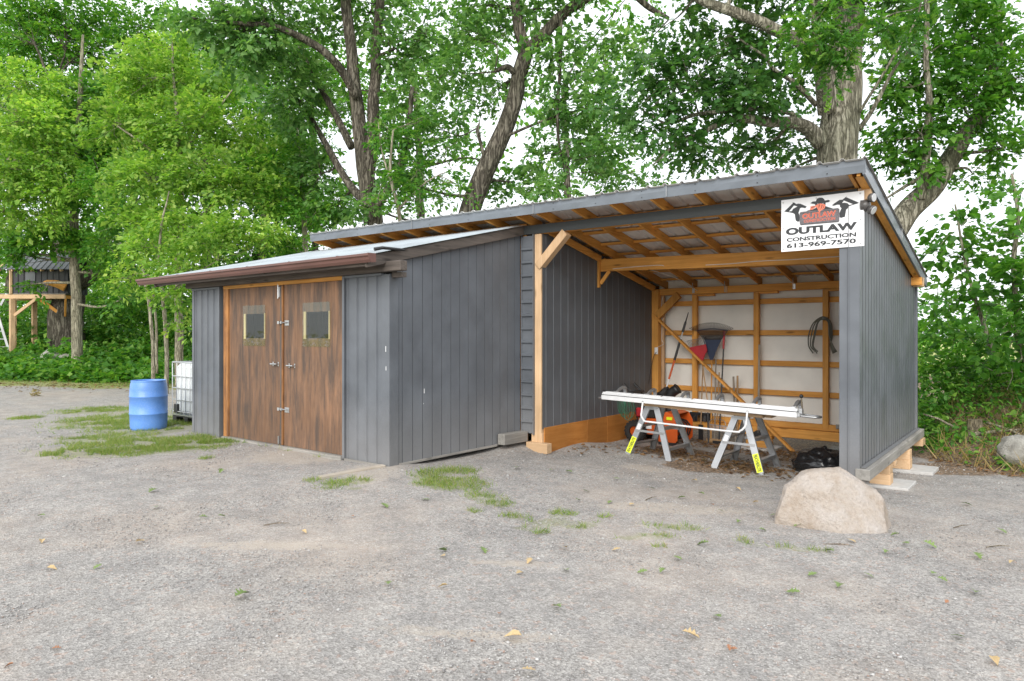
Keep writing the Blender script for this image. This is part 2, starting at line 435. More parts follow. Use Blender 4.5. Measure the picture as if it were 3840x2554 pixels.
# ------------------------------------------------------------------ mesh helpers
class MB:
    def __init__(s):
        s.v = []; s.f = []
    def add(s, vs, fs):
        o = len(s.v)
        s.v.extend([tuple(map(float, p)) for p in vs])
        s.f.extend([tuple(i + o for i in f) for f in fs])
        return s
    def box(s, x0, x1, y0, y1, z0, z1):
        vs = [(x, y, z) for z in (z0, z1) for y in (y0, y1) for x in (x0, x1)]
        return s.add(vs, [(0, 2, 3, 1), (4, 5, 7, 6), (0, 1, 5, 4), (2, 6, 7, 3), (0, 4, 6, 2), (1, 3, 7, 5)])
    def beam(s, p0, p1, w, h, up=(0, 0, 1)):
        p0, p1 = Vector(p0), Vector(p1)
        d = (p1 - p0).normalized()
        up = Vector(up)
        sd = d.cross(up)
        if sd.length < 1e-4:
            sd = d.cross(Vector((1, 0, 0)))
        sd.normalize()
        u = sd.cross(d).normalized()
        vs = []
        for p in (p0, p1):
            for a, b in ((-1, -1), (1, -1), (1, 1), (-1, 1)):
                vs.append(p + sd * (a * w / 2) + u * (b * h / 2))
        return s.add(vs, [(0, 1, 2, 3), (7, 6, 5, 4), (0, 4, 5, 1), (1, 5, 6, 2), (2, 6, 7, 3), (3, 7, 4, 0)])
    def tube(s, pts, r, n=8, cap=True):
        pts = [Vector(p) for p in pts]
        if not hasattr(r, '__len__'):
            r = [r] * len(pts)
        vs = []; fs = []
        ref = None
        for i, p in enumerate(pts):
            d = (pts[min(i + 1, len(pts) - 1)] - pts[max(i - 1, 0)])
            if d.length < 1e-7:
                d = Vector((0, 0, 1))
            d.normalize()
            if ref is None:
                ref = d.orthogonal().normalized()
            ref = (ref - d * ref.dot(d))
            if ref.length < 1e-5:
                ref = d.orthogonal()
            ref.normalize()
            b = d.cross(ref)
            for k in range(n):
                a = 2 * math.pi * k / n
                vs.append(p + (ref * math.cos(a) + b * math.sin(a)) * r[i])
        for i in range(len(pts) - 1):
            for k in range(n):
                k2 = (k + 1) % n
                fs.append((i * n + k, i * n + k2, (i + 1) * n + k2, (i + 1) * n + k))
        if cap:
            fs.append(tuple(reversed(range(n))))
            fs.append(tuple((len(pts) - 1) * n + k for k in range(n)))
        return s.add(vs, fs)
    def lathe(s, c, prof, n=32, axis='z'):
        vs = []; fs = []
        for (r, h) in prof:
            for k in range(n):
                a = 2 * math.pi * k / n
                if axis == 'z':
                    vs.append((c[0] + r * math.cos(a), c[1] + r * math.sin(a), c[2] + h))
                elif axis == 'y':
                    vs.append((c[0] + r * math.cos(a), c[1] + h, c[2] + r * math.sin(a)))
                else:
                    vs.append((c[0] + h, c[1] + r * math.cos(a), c[2] + r * math.sin(a)))
        for i in range(len(prof) - 1):
            for k in range(n):
                k2 = (k + 1) % n
                fs.append((i * n + k, i * n + k2, (i + 1) * n + k2, (i + 1) * n + k))
        return s.add(vs, fs)
    def prism(s, poly, y0, y1):          # polygon in XZ, extruded in Y
        n = len(poly)
        vs = [(x, y0, z) for x, z in poly] + [(x, y1, z) for x, z in poly]
        fs = [tuple(range(n)), tuple(reversed(range(n, 2 * n)))]
        fs += [(i, i + n, (i + 1) % n + n, (i + 1) % n) for i in range(n)]
        return s.add(vs, fs)
    def prism_x(s, poly, x0, x1):        # polygon in YZ, extruded in X
        n = len(poly)
        vs = [(x0, y, z) for y, z in poly] + [(x1, y, z) for y, z in poly]
        fs = [tuple(reversed(range(n))), tuple(range(n, 2 * n))]
        fs += [(i, (i + 1) % n, (i + 1) % n + n, i + n) for i in range(n)]
        return s.add(vs, fs)
    def build(s, name, mat, parent=None, smooth=False, bevel=0.0, label=None):
        me = bpy.data.meshes.new(name)
        me.from_pydata(s.v, [], s.f)
        me.update()
        return link(name, me, mat, parent, smooth, bevel, label)

def link(name, me, mat, parent=None, smooth=False, bevel=0.0, label=None):
    o = bpy.data.objects.new(name, me)
    col.objects.link(o)
    if mat is not None:
        me.materials.append(M[mat] if isinstance(mat, str) else mat)
    if smooth:
        me.polygons.foreach_set('use_smooth', [True] * len(me.polygons))
    if parent is not None:
        o.parent = parent
        p = parent; w = Vector((0, 0, 0))
        while p is not None:
            w += p.location; p = p.parent
        o.location = -w
    if bevel:
        b = o.modifiers.new('bevel', 'BEVEL')
        b.width = bevel; b.segments = 1; b.limit_method = 'ANGLE'; b.angle_limit = R(40)
    if label:
        o['label'] = label
    return o

def np_mesh(name, verts, faces, mat, parent=None, smooth=False):
    """verts (n,3) array, faces (m,3) or (m,4) array"""
    me = bpy.data.meshes.new(name)
    k = faces.shape[1]
    me.vertices.add(len(verts)); me.vertices.foreach_set('co', np.ascontiguousarray(verts, dtype=np.float32).ravel())
    me.loops.add(faces.size); me.loops.foreach_set('vertex_index', np.ascontiguousarray(faces, dtype=np.int32).ravel())
    me.polygons.add(len(faces))
    me.polygons.foreach_set('loop_start', np.arange(0, faces.size, k, dtype=np.int32))
    try:
        me.polygons.foreach_set('loop_total', np.full(len(faces), k, dtype=np.int32))
    except Exception:
        pass
    me.update(calc_edges=True)
    me.validate()
    return link(name, me, mat, parent, smooth)

def thing(name, label, cat, loc, group=None):
    o = bpy.data.objects.new(name, None)
    col.objects.link(o)
    o.location = loc
    o.empty_display_size = .1
    o['label'] = label; o['category'] = cat
    if group:
        o['group'] = group
    return o

def tag(o, label, cat, group=None):
    o['label'] = label; o['category'] = cat
    if group:
        o['group'] = group
    return o

def bez(pts, n=12):
    """Catmull-Rom through points"""
    P = [np.array(p, float) for p in pts]
    P = [2 * P[0] - P[1]] + P + [2 * P[-1] - P[-2]]
    out = []
    for i in range(1, len(P) - 2):
        for k in range(n):
            t = k / n
            a, b, c, d = P[i - 1], P[i], P[i + 1], P[i + 2]
            out.append(.5 * ((2 * b) + (c - a) * t + (2 * a - 5 * b + 4 * c - d) * t * t + (3 * b - a - 3 * c + d) * t ** 3))
    out.append(P[-2])
    return out

def text_geo(txt, size, bold=0.0, sx=1.0):
    cu = bpy.data.curves.new('txt', 'FONT')
    cu.body = txt; cu.size = size; cu.offset = bold; cu.resolution_u = 3
    cu.align_x = 'CENTER'
    o = bpy.data.objects.new('txt', cu)
    col.objects.link(o)
    bpy.context.view_layer.update()
    dg = bpy.context.evaluated_depsgraph_get()
    me = bpy.data.meshes.new_from_object(o.evaluated_get(dg))
    vs = [(v.co.x * sx, v.co.y) for v in me.vertices]
    fs = [tuple(p.vertices) for p in me.polygons]
    bpy.data.objects.remove(o); bpy.data.curves.remove(cu); bpy.data.meshes.remove(me)
    return vs, fs
# ------------------------------------------------------------------ ground
def patch(px, py, rx, ry):
    """ellipse on the ground: centre and the two radii along the line of sight and across it"""
    p = onG(px, py)
    Z = p @ FWD
    h = H - p[2]
    return (p[0], p[1], rx * Z / FD, ry * Z * Z / (FD * h))

def in_patch(x, y, pt):
    dx = x - pt[0]; dy = y - pt[1]
    a = (dx * RGT[0] + dy * RGT[1]) / pt[2]; b = (dx * FWD[0] + dy * FWD[1]) / pt[3]
    return np.sqrt(a * a + b * b)

GRASS = [patch(*a) for a in [(300,1028,175,24),(420,1022,110,26),(480,1020,70,18),(215,945,80,9),(280,965,120,22),(330,985,110,14),(390,975,60,25),(455,975,40,30),
   (250,1010,120,12),(60,963,30,5),(200,1040,90,8)]]
TUFT = [patch(*a) for a in [(785,1112,45,14),(720,1106,20,5),(840,1108,22,6),(820,1124,20,5),(980,1098,45,16),(1010,1118,40,10),(1070,1112,60,16),(1050,1085,60,10),(970,1112,25,8),(1110,1145,50,10),(1145,1160,40,8),
   (1090,1178,25,5),(1265,1200,60,12),(1215,1215,35,9),(1340,1208,55,10),(1290,1183,40,8),(1245,1225,25,6),(1500,1235,60,9),(1550,1215,70,8),(1440,1240,30,6),(1715,1248,20,12),(1870,1270,45,7),(1800,1262,30,6),
   (1180,1188,40,5),(1390,1190,20,4),(40,963,18,3),(120,1047,30,5),(470,1055,22,4),(1520,1258,30,4)]]
DIRT = [patch(*a) for a in [(620,1257,215,12),(1180,1298,130,9),(700,1050,140,22),(860,1085,80,25),(1480,1078,60,8),(1560,1170,200,14),(1100,1462,260,14)]]
LAWN = [patch(*a) for a in [(60,868,260,14),(330,885,160,9)]]
LITT = [patch(*a) for a in [(1560,1040,90,18),(1640,1075,120,14),(1850,1050,120,30),(1750,1010,200,25),(2200,1080,130,16)]]

def axis_pts(segs):
    out = []
    for a, b, n in segs:
        out.extend(np.linspace(a, b, n, endpoint=False))
    out.append(segs[-1][1])
    return np.array(out)
xs = axis_pts([(-900, -200, 5), (-200, -60, 10), (-60, -34, 26), (-34, -14, 60), (-14, 4, 150), (4, 12, 32), (12, 60, 24), (60, 900, 12)])
ys = axis_pts([(-900, -60, 8), (-60, -6, 12), (-6, 1, 20), (1, 15, 120), (15, 34, 60), (34, 80, 30), (80, 900, 12)])
GX, GY = np.meshgrid(xs, ys)
gx, gy = GX.ravel(), GY.ravel()
gzv = ground(gx, gy)
nx, ny = len(xs), len(ys)
idx = np.arange(nx * ny).reshape(ny, nx)
faces = np.stack([idx[:-1, :-1].ravel(), idx[:-1, 1:].ravel(), idx[1:, 1:].ravel(), idx[1:, :-1].ravel()], 1)
jit = np.array([mnoise.noise(Vector((float(a) * .9, float(b) * .9, 3.0))) for a, b in zip(gx, gy)]) * .018
jit2 = np.array([mnoise.noise(Vector((float(a) * 3.1, float(b) * 3.1, 9.0))) for a, b in zip(gx, gy)]) * .006
near_wall = 1.0
gfine = gzv + (jit + jit2)
ground_o = np_mesh('ground', np.stack([gx, gy, gfine], 1), faces, None, None, True)
ground_o['kind'] = 'structure'

def mask(plist, soft=.45):
    m = np.zeros(len(gx))
    for p in plist:
        m = np.maximum(m, 1 - sstep(1 - soft, 1 + soft, in_patch(gx, gy, p)))
    return m
gZ = gx * FWD[0] + gy * FWD[1]; gL = gx * RGT[0] + gy * RGT[1]
ebank = (gy - 12.1) * .82 + (gx + 1.46) * .58
forest = np.maximum(sstep(-4, -9, gL) * sstep(21.8, 23.5, gZ + .35 * (gL + 14)), sstep(-.15, .35, ebank) * sstep(-2.6, -1.4, gx))
forest = np.maximum(forest, sstep(13.0, 13.8, gy) * sstep(-14, -11, gx))
farfield = sstep(30, 42, np.hypot(gx, gy))
attrs = {'grass': np.maximum(mask(GRASS), mask(TUFT) * .8), 'dirt': mask(DIRT, .6), 'lawn': np.maximum(mask(LAWN, .25), sstep(-4, -9, gL) * sstep(20.0, 22.0, gZ + .3 * (gL + 14))),
         'litter': np.maximum(mask(LITT, .6), forest), 'field': farfield}
for k, a in attrs.items():
    at_ = ground_o.data.attributes.new(k, 'FLOAT', 'POINT')
    at_.data.foreach_set('value', a.astype(np.float32))

def ground_material():
    m, nt, b = new_mat('gravel_ground')
    L = nt.links
    mp = mapping(nt, (1, 1, 1))
    def noise_(s, d=5.0, r=.6):
        n = nd(nt, 'ShaderNodeTexNoise', Scale=s, Detail=d, Roughness=r); L.new(mp.outputs[0], n.inputs['Vector']); return n
    v1 = nd(nt, 'ShaderNodeTexVoronoi', Scale=80.0); L.new(mp.outputs[0], v1.inputs['Vector'])
    v2 = nd(nt, 'ShaderNodeTexVoronoi', Scale=36.0); L.new(mp.outputs[0], v2.inputs['Vector'])
    big = noise_(.5, 4.0); mid = noise_(3.5, 5.0); fin = noise_(95.0, 4.0, .7)
    sep = nd(nt, 'ShaderNodeSeparateColor'); L.new(v1.outputs['Color'], sep.inputs[0])
    r1 = ramp(nt, [(.0, (.185, .176, .168)), (.35, (.275, .266, .257)), (.75, (.36, .35, .341)), (1.0, (.47, .456, .44))])
    L.new(sep.outputs[0], r1.inputs['Fac'])
    sep2 = nd(nt, 'ShaderNodeSeparateColor'); L.new(v2.outputs['Color'], sep2.inputs[0])
    r1b = ramp(nt, [(.0, (.24, .232, .225)), (.5, (.35, .343, .336)), (.86, (.43, .42, .41)), (.94, (.40, .26, .20)), (1.0, (.55, .54, .53))])
    L.new(sep2.outputs[1], r1b.inputs['Fac'])
    base = mixc(nt, r1.outputs['Color'], r1b.outputs['Color'], .36)
    # pinkish-brown areas and sandy fines
    rb = ramp(nt, [(.46, (0, 0, 0)), (.66, (.5, .5, .5))]); L.new(big.outputs['Fac'], rb.inputs['Fac'])
    base = mixc(nt, base, (.42, .36, .31), rb.outputs['Color'])
    rm = ramp(nt, [(.35, (.86, .86, .86)), (.68, (1.13, 1.12, 1.1))]); L.new(mid.outputs['Fac'], rm.inputs['Fac'])
    base = mixc(nt, base, rm.outputs['Color'], 1.0, 'MULTIPLY')
    rf = ramp(nt, [(.3, (.7, .7, .7)), (.62, (1.15, 1.15, 1.15))]); L.new(fin.outputs['Fac'], rf.inputs['Fac'])
    base = mixc(nt, base, rf.outputs['Color'], 1.0, 'MULTIPLY')
    def am(name, lo, hi, amp, nz, mx=1.0):
        a = nd(nt, 'ShaderNodeAttribute', attribute_name=name)
        ma = nd(nt, 'ShaderNodeMath', operation='MULTIPLY_ADD'); ma.inputs[1].default_value = amp
        sb = nd(nt, 'ShaderNodeMath', operation='SUBTRACT'); sb.inputs[1].default_value = .5
        L.new(nz.outputs['Fac'], sb.inputs[0]); L.new(sb.outputs[0], ma.inputs[0]); L.new(a.outputs['Fac'], ma.inputs[2])
        mr = nd(nt, 'ShaderNodeMapRange', interpolation_type='SMOOTHSTEP')
        mr.inputs['From Min'].default_value = lo; mr.inputs['From Max'].default_value = hi; mr.inputs['To Max'].default_value = mx
        L.new(ma.outputs[0], mr.inputs['Value'])
        return mr.outputs[0]
    n9 = noise_(9.0, 5.0); n40 = noise_(38.0, 4.0)
    base = mixc(nt, base, mixc(nt, (.50, .44, .37), (.42, .37, .32), n40.outputs['Fac']), am('dirt', .45, 1.0, 1.3, n9, .55))
    gc = mixc(nt, (.16, .22, .06), (.30, .30, .13), n40.outputs['Fac'])
    base = mixc(nt, base, gc, am('grass', .42, .85, 1.1, n9, .38))
    lc = mixc(nt, (.19, .26, .07), (.36, .30, .17), n9.outputs['Fac'])
    base = mixc(nt, base, lc, am('lawn', .4, .7, .7, n9, .9))
    sepc = nd(nt, 'ShaderNodeSeparateColor'); L.new(v2.outputs['Color'], sepc.inputs[0])
    rl = ramp(nt, [(.0, (.07, .05, .035)), (.5, (.17, .115, .07)), (1.0, (.33, .22, .13))]); L.new(sepc.outputs[2], rl.inputs['Fac'])
    base = mixc(nt, base, rl.outputs['Color'], am('litter', .45, .7, .8, n9, .85))
    base = mixc(nt, base, mixc(nt, (.52, .48, .22), (.38, .44, .16), mid.outputs['Fac']), am('field', .4, .6, .2, mid))
    base = mixc(nt, base, (1.0, .985, .96), 1.0, 'MULTIPLY')
    L.new(base, b.inputs['Base Color'])
    b.inputs['Roughness'].default_value = .92
    b.inputs['Specular IOR Level'].default_value = .2
    hh = nd(nt, 'ShaderNodeMath', operation='ADD')
    L.new(v1.outputs['Distance'], hh.inputs[0]); L.new(fin.outputs['Fac'], hh.inputs[1])
    bump(nt, b, hh.outputs[0], .6, .010)
    return m
ground_o.data.materials.append(ground_material())

# ------------------------------------------------------------------ sheet-metal helpers
def profile_sheet(name, mat, parent, O, U, N, u0, u1, bot, top, pitch, rib_h=.014, rib_w=.03, sheet=None, phase=0.0, flat_rib=.012, z_axis=None, groove_shade=False):
    """ribbed steel sheets: O origin, U unit vector along the wall, N outward; bot(u), top(u) give the ends along z_axis (world Z by default)"""
    O, U, N = Vector(O), Vector(U), Vector(N)
    A = Vector(z_axis) if z_axis is not None else Vector((0, 0, 1))
    sheet = sheet or pitch * 5
    k = 0
    u = u0
    outs = []
    while u < u1 - 1e-4:
        ue = min(u + sheet, u1)
        if u1 - ue < pitch * .6:
            ue = u1
        st = [(u, 0.0)]
        r = math.ceil((u - phase) / pitch - 1e-6) * pitch + phase
        while r < ue + 1e-6:
            for du, h in ((-rib_w / 2, 0), (-flat_rib / 2, rib_h), (flat_rib / 2, rib_h), (rib_w / 2, 0)):
                q = r + du
                if u < q < ue:
                    st.append((q, h))
            r += pitch
        st.append((ue, 0.0))
        mb = MB()
        vs = []
        off = .0015 * (k % 2)
        for q, h in st:
            p = O + U * q + N * (h + off)
            vs.append(p + A * bot(q)); vs.append(p + A * top(q))
        fs = [(2 * i, 2 * i + 2, 2 * i + 3, 2 * i + 1) for i in range(len(st) - 1)]
        mb.add(vs, fs)
        o = mb.build(name, mat, parent)
        if groove_shade:
            o.data.materials.append(M['groove_shade'])  # groove faces get the darker slot, shade painted in along the ribs
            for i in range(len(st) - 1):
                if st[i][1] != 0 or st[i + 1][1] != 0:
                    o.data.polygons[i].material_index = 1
        md = o.modifiers.new('gauge', 'SOLIDIFY'); md.thickness = .0025; md.offset = 0
        outs.append(o)
        u = ue; k += 1
    return outs

def bx(name, mat, parent, *a, bevel=.003, label=None):
    return MB().box(*a).build(name, mat, parent, bevel=bevel, label=label)

def bm_(name, mat, parent, p0, p1, w, h, up=(0, 0, 1), bevel=.004):
    return MB().beam(p0, p1, w, h, up).build(name, mat, parent, bevel=bevel)

# ------------------------------------------------------------------ small closed shed with double doors
shed = thing('storage_shed', 'closed charcoal steel storage shed with brown double doors and brown gutter', 'shed', (-8.8, 7.0, 0))
YF = 5.725
def small_top(y):
    return 2.435 + .2405 * (y - 5.35)
# front siding, left and right of the doors
zb = lambda q: -.03
profile_sheet('siding_panel', 'steel', shed, (0, YF, 0), (1, 0, 0), (0, -1, 0), -11.23, -10.34, zb, lambda q: 2.385, .19, phase=.06, rib_h=.02, rib_w=.035)
profile_sheet('siding_panel', 'steel', shed, (0, YF, 0), (1, 0, 0), (0, -1, 0), -7.222, -6.47, zb, lambda q: 2.385, .19, phase=.02, rib_h=.02, rib_w=.035)
bx('panel_edge_trim', 'steel', shed, -10.37, -10.325, YF - .055, YF + .02, -.03, 2.39)
bx('panel_edge_trim', 'steel', shed, -7.262, -7.222, YF - .05, YF + .02, -.03, 2.39)
bx('panel_top_trim', 'steel', shed, -7.22, -6.5, YF - .045, YF - .001, 2.36, 2.39)
bx('panel_top_trim', 'steel', shed, -11.22, -10.37, YF - .045, YF - .001, 2.36, 2.39)
bx('base_flashing', 'grey_x', shed, -7.25, -6.48, YF - .05, YF - .022, -.03, .008)
# right side siding, ends under the rake
profile_sheet('siding_panel', 'steel', shed, (-6.39, 0, 0), (0, 1, 0), (1, 0, 0), YF + .12, 8.385, lambda q: -.03 + .02 * (q - 5.7) / 2.7, lambda q: small_top(q) + .07, .178, phase=.057, rib_h=-.007, rib_w=.010, flat_rib=.004, sheet=.89, groove_shade=True)
bx('corner_trim', 'steel', shed, -6.51, -6.374, YF - .028, YF + .13, -.05, 2.375, bevel=.006)
bx('base_flashing', 'grey_y', shed, -6.388, -6.366, YF + .14, 7.80, -.02, .010)
# other two walls
profile_sheet('siding_panel', 'steel', shed, (-11.23, 0, 0), (0, 1, 0), (-1, 0, 0), YF + .03, 8.4, zb, lambda q: small_top(q) + .05, .19)
bx('corner_trim', 'steel', shed, -11.26, -11.20, YF - .015, YF + .06, -.04, 2.39)
# eaves beam, header, rake, roof, gutter
bx('eaves_beam', 'dark_x', shed, -11.27, -6.07, 5.60, 5.718, 2.395, 2.515, bevel=.006)
bx('beam_seat', 'dark_x', shed, -6.37, -6.20, 5.735, 5.83, 2.33, 2.392)
bm_('rake_board', 'dark_y', shed, (-6.345, 5.30, small_top(5.30) + .062), (-6.345, 8.40, small_top(8.40) + .062), .04, .135)
bm_('rake_board', 'dark_y', shed, (-11.72, 5.30, small_top(5.30) + .062), (-11.72, 8.40, small_top(8.40) + .062), .04, .135)
sl = math.hypot(1, .2405)
a_roof = Vector((0, 1 / sl, .2405 / sl)); n_roof = Vector((0, -.2405 / sl, 1 / sl))
lroof = (8.40 - 5.27) * sl
profile_sheet('roof_sheet', 'galv', shed, (0, 5.27, small_top(5.27) + .142), (1, 0, 0), n_roof, -11.77, -6.30, lambda q: 0, lambda q: lroof, .23, rib_h=.018, rib_w=.05, sheet=.92, z_axis=a_roof, flat_rib=.022)
for k in range(9):
    bm_('rafter_tail', 'dark_y', shed, (-11.3 + k * .61, 5.36, small_top(5.36) + .08), (-11.3 + k * .61, 5.9, small_top(5.9) + .08), .038, .11)
bm_('soffit_board', 'raw_x', shed, (-11.7, 5.50, 2.522), (-6.5, 5.50, 2.518), .11, .012)
bm_('eaves_fascia', 'dark_x', shed, (-11.74, 5.345, 2.49), (-6.37, 5.345, 2.49), .03, .10)
gprof = [(5.33, 2.575), (5.33, 2.478), (5.27, 2.470), (5.245, 2.50), (5.235, 2.53), (5.215, 2.545), (5.215, 2.572), (5.225, 2.572), (5.225, 2.55), (5.245, 2.54), (5.256, 2.50), (5.274, 2.480), (5.322, 2.488), (5.322, 2.575)]
def gutter_piece(x0, x1):
    g = MB(); vs = []
    n = len(gprof)
    for x in (x0, x1):
        sag = -.012 * (x + 6.2) / 6 if x < -6.3 else 0
        vs += [(x, y, z + sag * -.0) for y, z in gprof]
    g.add(vs, [(i, i + n, (i + 1) % n + n, (i + 1) % n) for i in range(n)] + [tuple(reversed(range(n))), tuple(range(n, 2 * n))])
    return g
gut = gutter_piece(-12.22, -6.20).build('gutter', 'gutter', shed)
MB().prism_x([(5.332, 2.577), (5.332, 2.474), (5.268, 2.466), (5.24, 2.50), (5.21, 2.545), (5.21, 2.574)], -6.20, -6.192).build('end_cap', 'gutter', gut)
for k in range(6):
    bx('gutter_hanger', 'gutter', gut, -11.8 + k * 1.0, -11.775 + k * 1.0, 5.225, 5.335, 2.576, 2.580, bevel=0)
# downpipe elbow piece lying on the rake end
MB().tube([(-6.30, 5.40, 2.64), (-6.27, 5.5, 2.665), (-6.27, 5.85, 2.675)], [.022, .02, .016], 8).build('gutter_strap', 'black', shed)
# door frame
bx('door_jamb', 'jamb', shed, -10.24, -10.10, YF - .03, YF + .05, .02, 2.345)
bx('door_jamb', 'wood_z', shed, -7.25, -7.20, YF + .0, YF + .05, .0, 2.345)
bx('door_head', 'wood_x', shed, -10.24, -7.265, YF - .035, YF + .05, 2.343, 2.395)
bx('threshold', 'grey_x', shed, -10.22, -7.26, YF - .075, YF + .04, -.06, .03)
def door(x0, x1, wx0, wx1, sgn):
    z0, z1 = .035, 2.34
    oz0, oz1 = 1.575, 1.94
    mb = MB(); t0, t1 = YF - .006, YF + .025
    mb.box(x0, wx0, t0, t1, z0, z1); mb.box(wx1, x1, t0, t1, z0, z1)
    mb.box(wx0, wx1, t0, t1, z0, oz0); mb.box(wx0, wx1, t0, t1, oz1, z1)
    # merge into one leaf with an opening
    d = mb.build('door', 'door', shed)
    # window: pine stops, clear sheet fixed over the opening
    bx('window_stop', 'pine', d, wx0 - .03, wx0 + .02, YF - .018, YF - .007, oz0 - .01, oz1 + .005, bevel=0)
    bx('window_stop', 'pine', d, wx1 - .012, wx1 + .012, YF - .018, YF - .007, oz0 - .01, oz1 + .005, bevel=0)
    bx('window_pane', 'acrylic', d, wx0 - .045, wx1 + .02, YF - .0235, YF - .0195, 1.46, 2.068, bevel=0)
    for q in range(5):
        MB().lathe((wx0 + (wx1 - wx0) * (q + .3) / 5, YF - .0236, 1.485), [(.006, -.004), (.006, 0)], 8, 'y').build('screw', 'zinc', d)
    return d

def acrylic():
    m, nt, b = new_mat('acrylic_sheet')
    L = nt.links
    tr = nd(nt, 'ShaderNodeBsdfTransparent'); tr.inputs['Color'].default_value = (.9, .93, .9, 1)
    gl = nd(nt, 'ShaderNodeBsdfGlossy'); gl.inputs['Roughness'].default_value = .04
    df = nd(nt, 'ShaderNodeBsdfDiffuse'); df.inputs['Color'].default_value = (.5, .55, .45, 1)
    mp = mapping(nt, (1, 1, 1))
    n1 = nd(nt, 'ShaderNodeTexNoise', Scale=7.0, Detail=2.0); L.new(mp.outputs[0], n1.inputs['Vector'])
    bp = nd(nt, 'ShaderNodeBump', Strength=.25, Distance=.01); L.new(n1.outputs['Fac'], bp.inputs['Height'])
    L.new(bp.outputs['Normal'], gl.inputs['Normal'])
    m1 = nd(nt, 'ShaderNodeMixShader'); m1.inputs[0].default_value = .012
    L.new(tr.outputs[0], m1.inputs[1]); L.new(df.outputs[0], m1.inputs[2])
    m2 = nd(nt, 'ShaderNodeMixShader')
    m2.inputs[0].default_value = .05; L.new(m1.outputs[0], m2.inputs[1]); L.new(gl.outputs[0], m2.inputs[2])
    L.new(m2.outputs[0], nt.nodes['Material Output'].inputs['Surface'])
    return m
M['acrylic'] = acrylic()
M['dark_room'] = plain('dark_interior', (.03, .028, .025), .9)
dl = door(-10.098, -8.665, -9.64, -9.11, 1)
dr = door(-8.625, -7.268, -8.115, -7.575, -1)
bx('cover_strip', 'jamb', dr, -8.662, -8.628, YF - .028, YF + .02, .04, 2.335)
bx('edge_strip', 'dark_z', dl, -8.715, -8.667, YF - .014, YF - .0065, .04, 2.335)
def handle(x, z, par):
    mb = MB()
    for sx in (-.065, .065):
        mb.box(x + sx - .012, x + sx + .012, YF - .012, YF - .0065, z - .03, z + .03)
        mb.box(x + sx - .008, x + sx + .008, YF - .05, YF - .01, z - .01, z + .01)
    mb.tube([(x - .075, YF - .05, z), (x + .075, YF - .05, z)], .012, 8)
    mb.build('door_handle', 'zinc', par)
handle(-8.83, 1.20, dl); handle(-8.43, 1.185, dr)
for z in (1.80, .555):
    mb = MB().box(-8.60, -8.50, YF - .014, YF - .0065, z - .042, z + .03)
    mb.tube([(-8.74, YF - .036, z), (-8.52, YF - .036, z)], .008, 6).box(-8.735, -8.69, YF - .05, YF - .012, z - .02, z + .02).box(-8.66, -8.635, YF - .05, YF - .028, z - .018, z + .018)
    mb.build('barrel_bolt', 'zinc', dr)
MB().box(-8.775, -8.72, YF - .014, YF - .0065, 2.17, 2.32).tube([(-8.748, YF - .028, 2.15), (-8.748, YF - .028, 2.36)], .009, 6).build('top_bolt', 'zinc', dl)
bx('floor_bolt', 'zinc', dl, -8.75, -8.73, YF - .03, YF - .0065, .05, .16, bevel=0)
# dim inside: floor, a workbench edge, so the panes look into a room
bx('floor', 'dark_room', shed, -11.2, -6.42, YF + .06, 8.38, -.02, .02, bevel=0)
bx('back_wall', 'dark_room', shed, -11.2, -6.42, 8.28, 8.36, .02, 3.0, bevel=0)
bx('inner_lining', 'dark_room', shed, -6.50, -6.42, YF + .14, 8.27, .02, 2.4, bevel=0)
# whitish scuffs on the siding
for (x, y, z, w, h) in ((-6.362, 6.30, .86, .011, .06), (-6.362, 6.29, .72, .007, .012)):
    bx('paint_scuff', 'label', shed, x - .016, x - .0145, y, y + w, z, z + h, bevel=0)
bx('paint_scuff', 'label', shed, -6.437, -6.428, YF - .030, YF - .0282, 1.41, 1.48, bevel=0)
bx('paint_scuff', 'label', shed, -6.433, -6.424, YF - .030, YF - .0282, 1.18, 1.23, bevel=0)

# ------------------------------------------------------------------ big open-fronted shed
bay = thing('open_shed', 'open fronted timber shed with orange rafters, charcoal steel siding and sloping roof', 'shed', (-3.9, 10.4, -.25))
YB = 8.41
def tX(x): return .0095 * (-1.6 - x)
def zr(y, x): return 3.25 - .195 * (y - 8.41) + tX(x)
RX = [-11.12, -10.4, -9.8, -9.2, -8.6, -8.0, -7.4, -6.8, -6.19, -5.81, -5.21, -4.6, -4.0, -3.41, -2.82, -2.24, -1.66]
for i, x in enumerate(RX):
    y0, y1 = 8.035, 12.72
    mb = MB()
    # plumb-cut tail at the front
    poly = [(y0, zr(y0, x) + .01), (y0, zr(y0, x) + .14), (y1, zr(y1, x) + .14), (y1, zr(y1, x))]
    mb.prism_x(poly, x - .019, x + .019).build('rafter', 'wood_y', bay, bevel=.003)
for j, y in enumerate((8.16, 8.72, 9.28, 9.84, 10.40, 10.96, 11.52, 12.08, 12.6)):
    for i in range(len(RX) - 1):
        xa, xb = RX[i] + .02, RX[i + 1] - .02
        if xb - xa < .1 or (xa < -6.3 and j > 1):
            continue
        zc = (zr(y, xa) + zr(y, xb)) / 2 + .105
        bm_('purlin', 'wood_x', bay, (xa, y, zr(y, xa) + .113), (xb, y, zr(y, xb) + .113), .089, .034, bevel=0)
sl2 = math.hypot(1, .195)
a2 = Vector((0, 1 / sl2, -.195 / sl2)); U2 = Vector((1, 0, -.0095)).normalized(); n2 = U2.cross(a2).normalized()
O2 = Vector((-11.2, 7.955, zr(7.955, -11.2) + .146))
profile_sheet('roof_sheet', 'roof_big', bay, O2, U2, n2, 0, 9.72, lambda q: 0, lambda q: 4.95 * 1.0, .229, rib_h=.024, rib_w=.062, sheet=.916, z_axis=a2, flat_rib=.026, phase=.09)
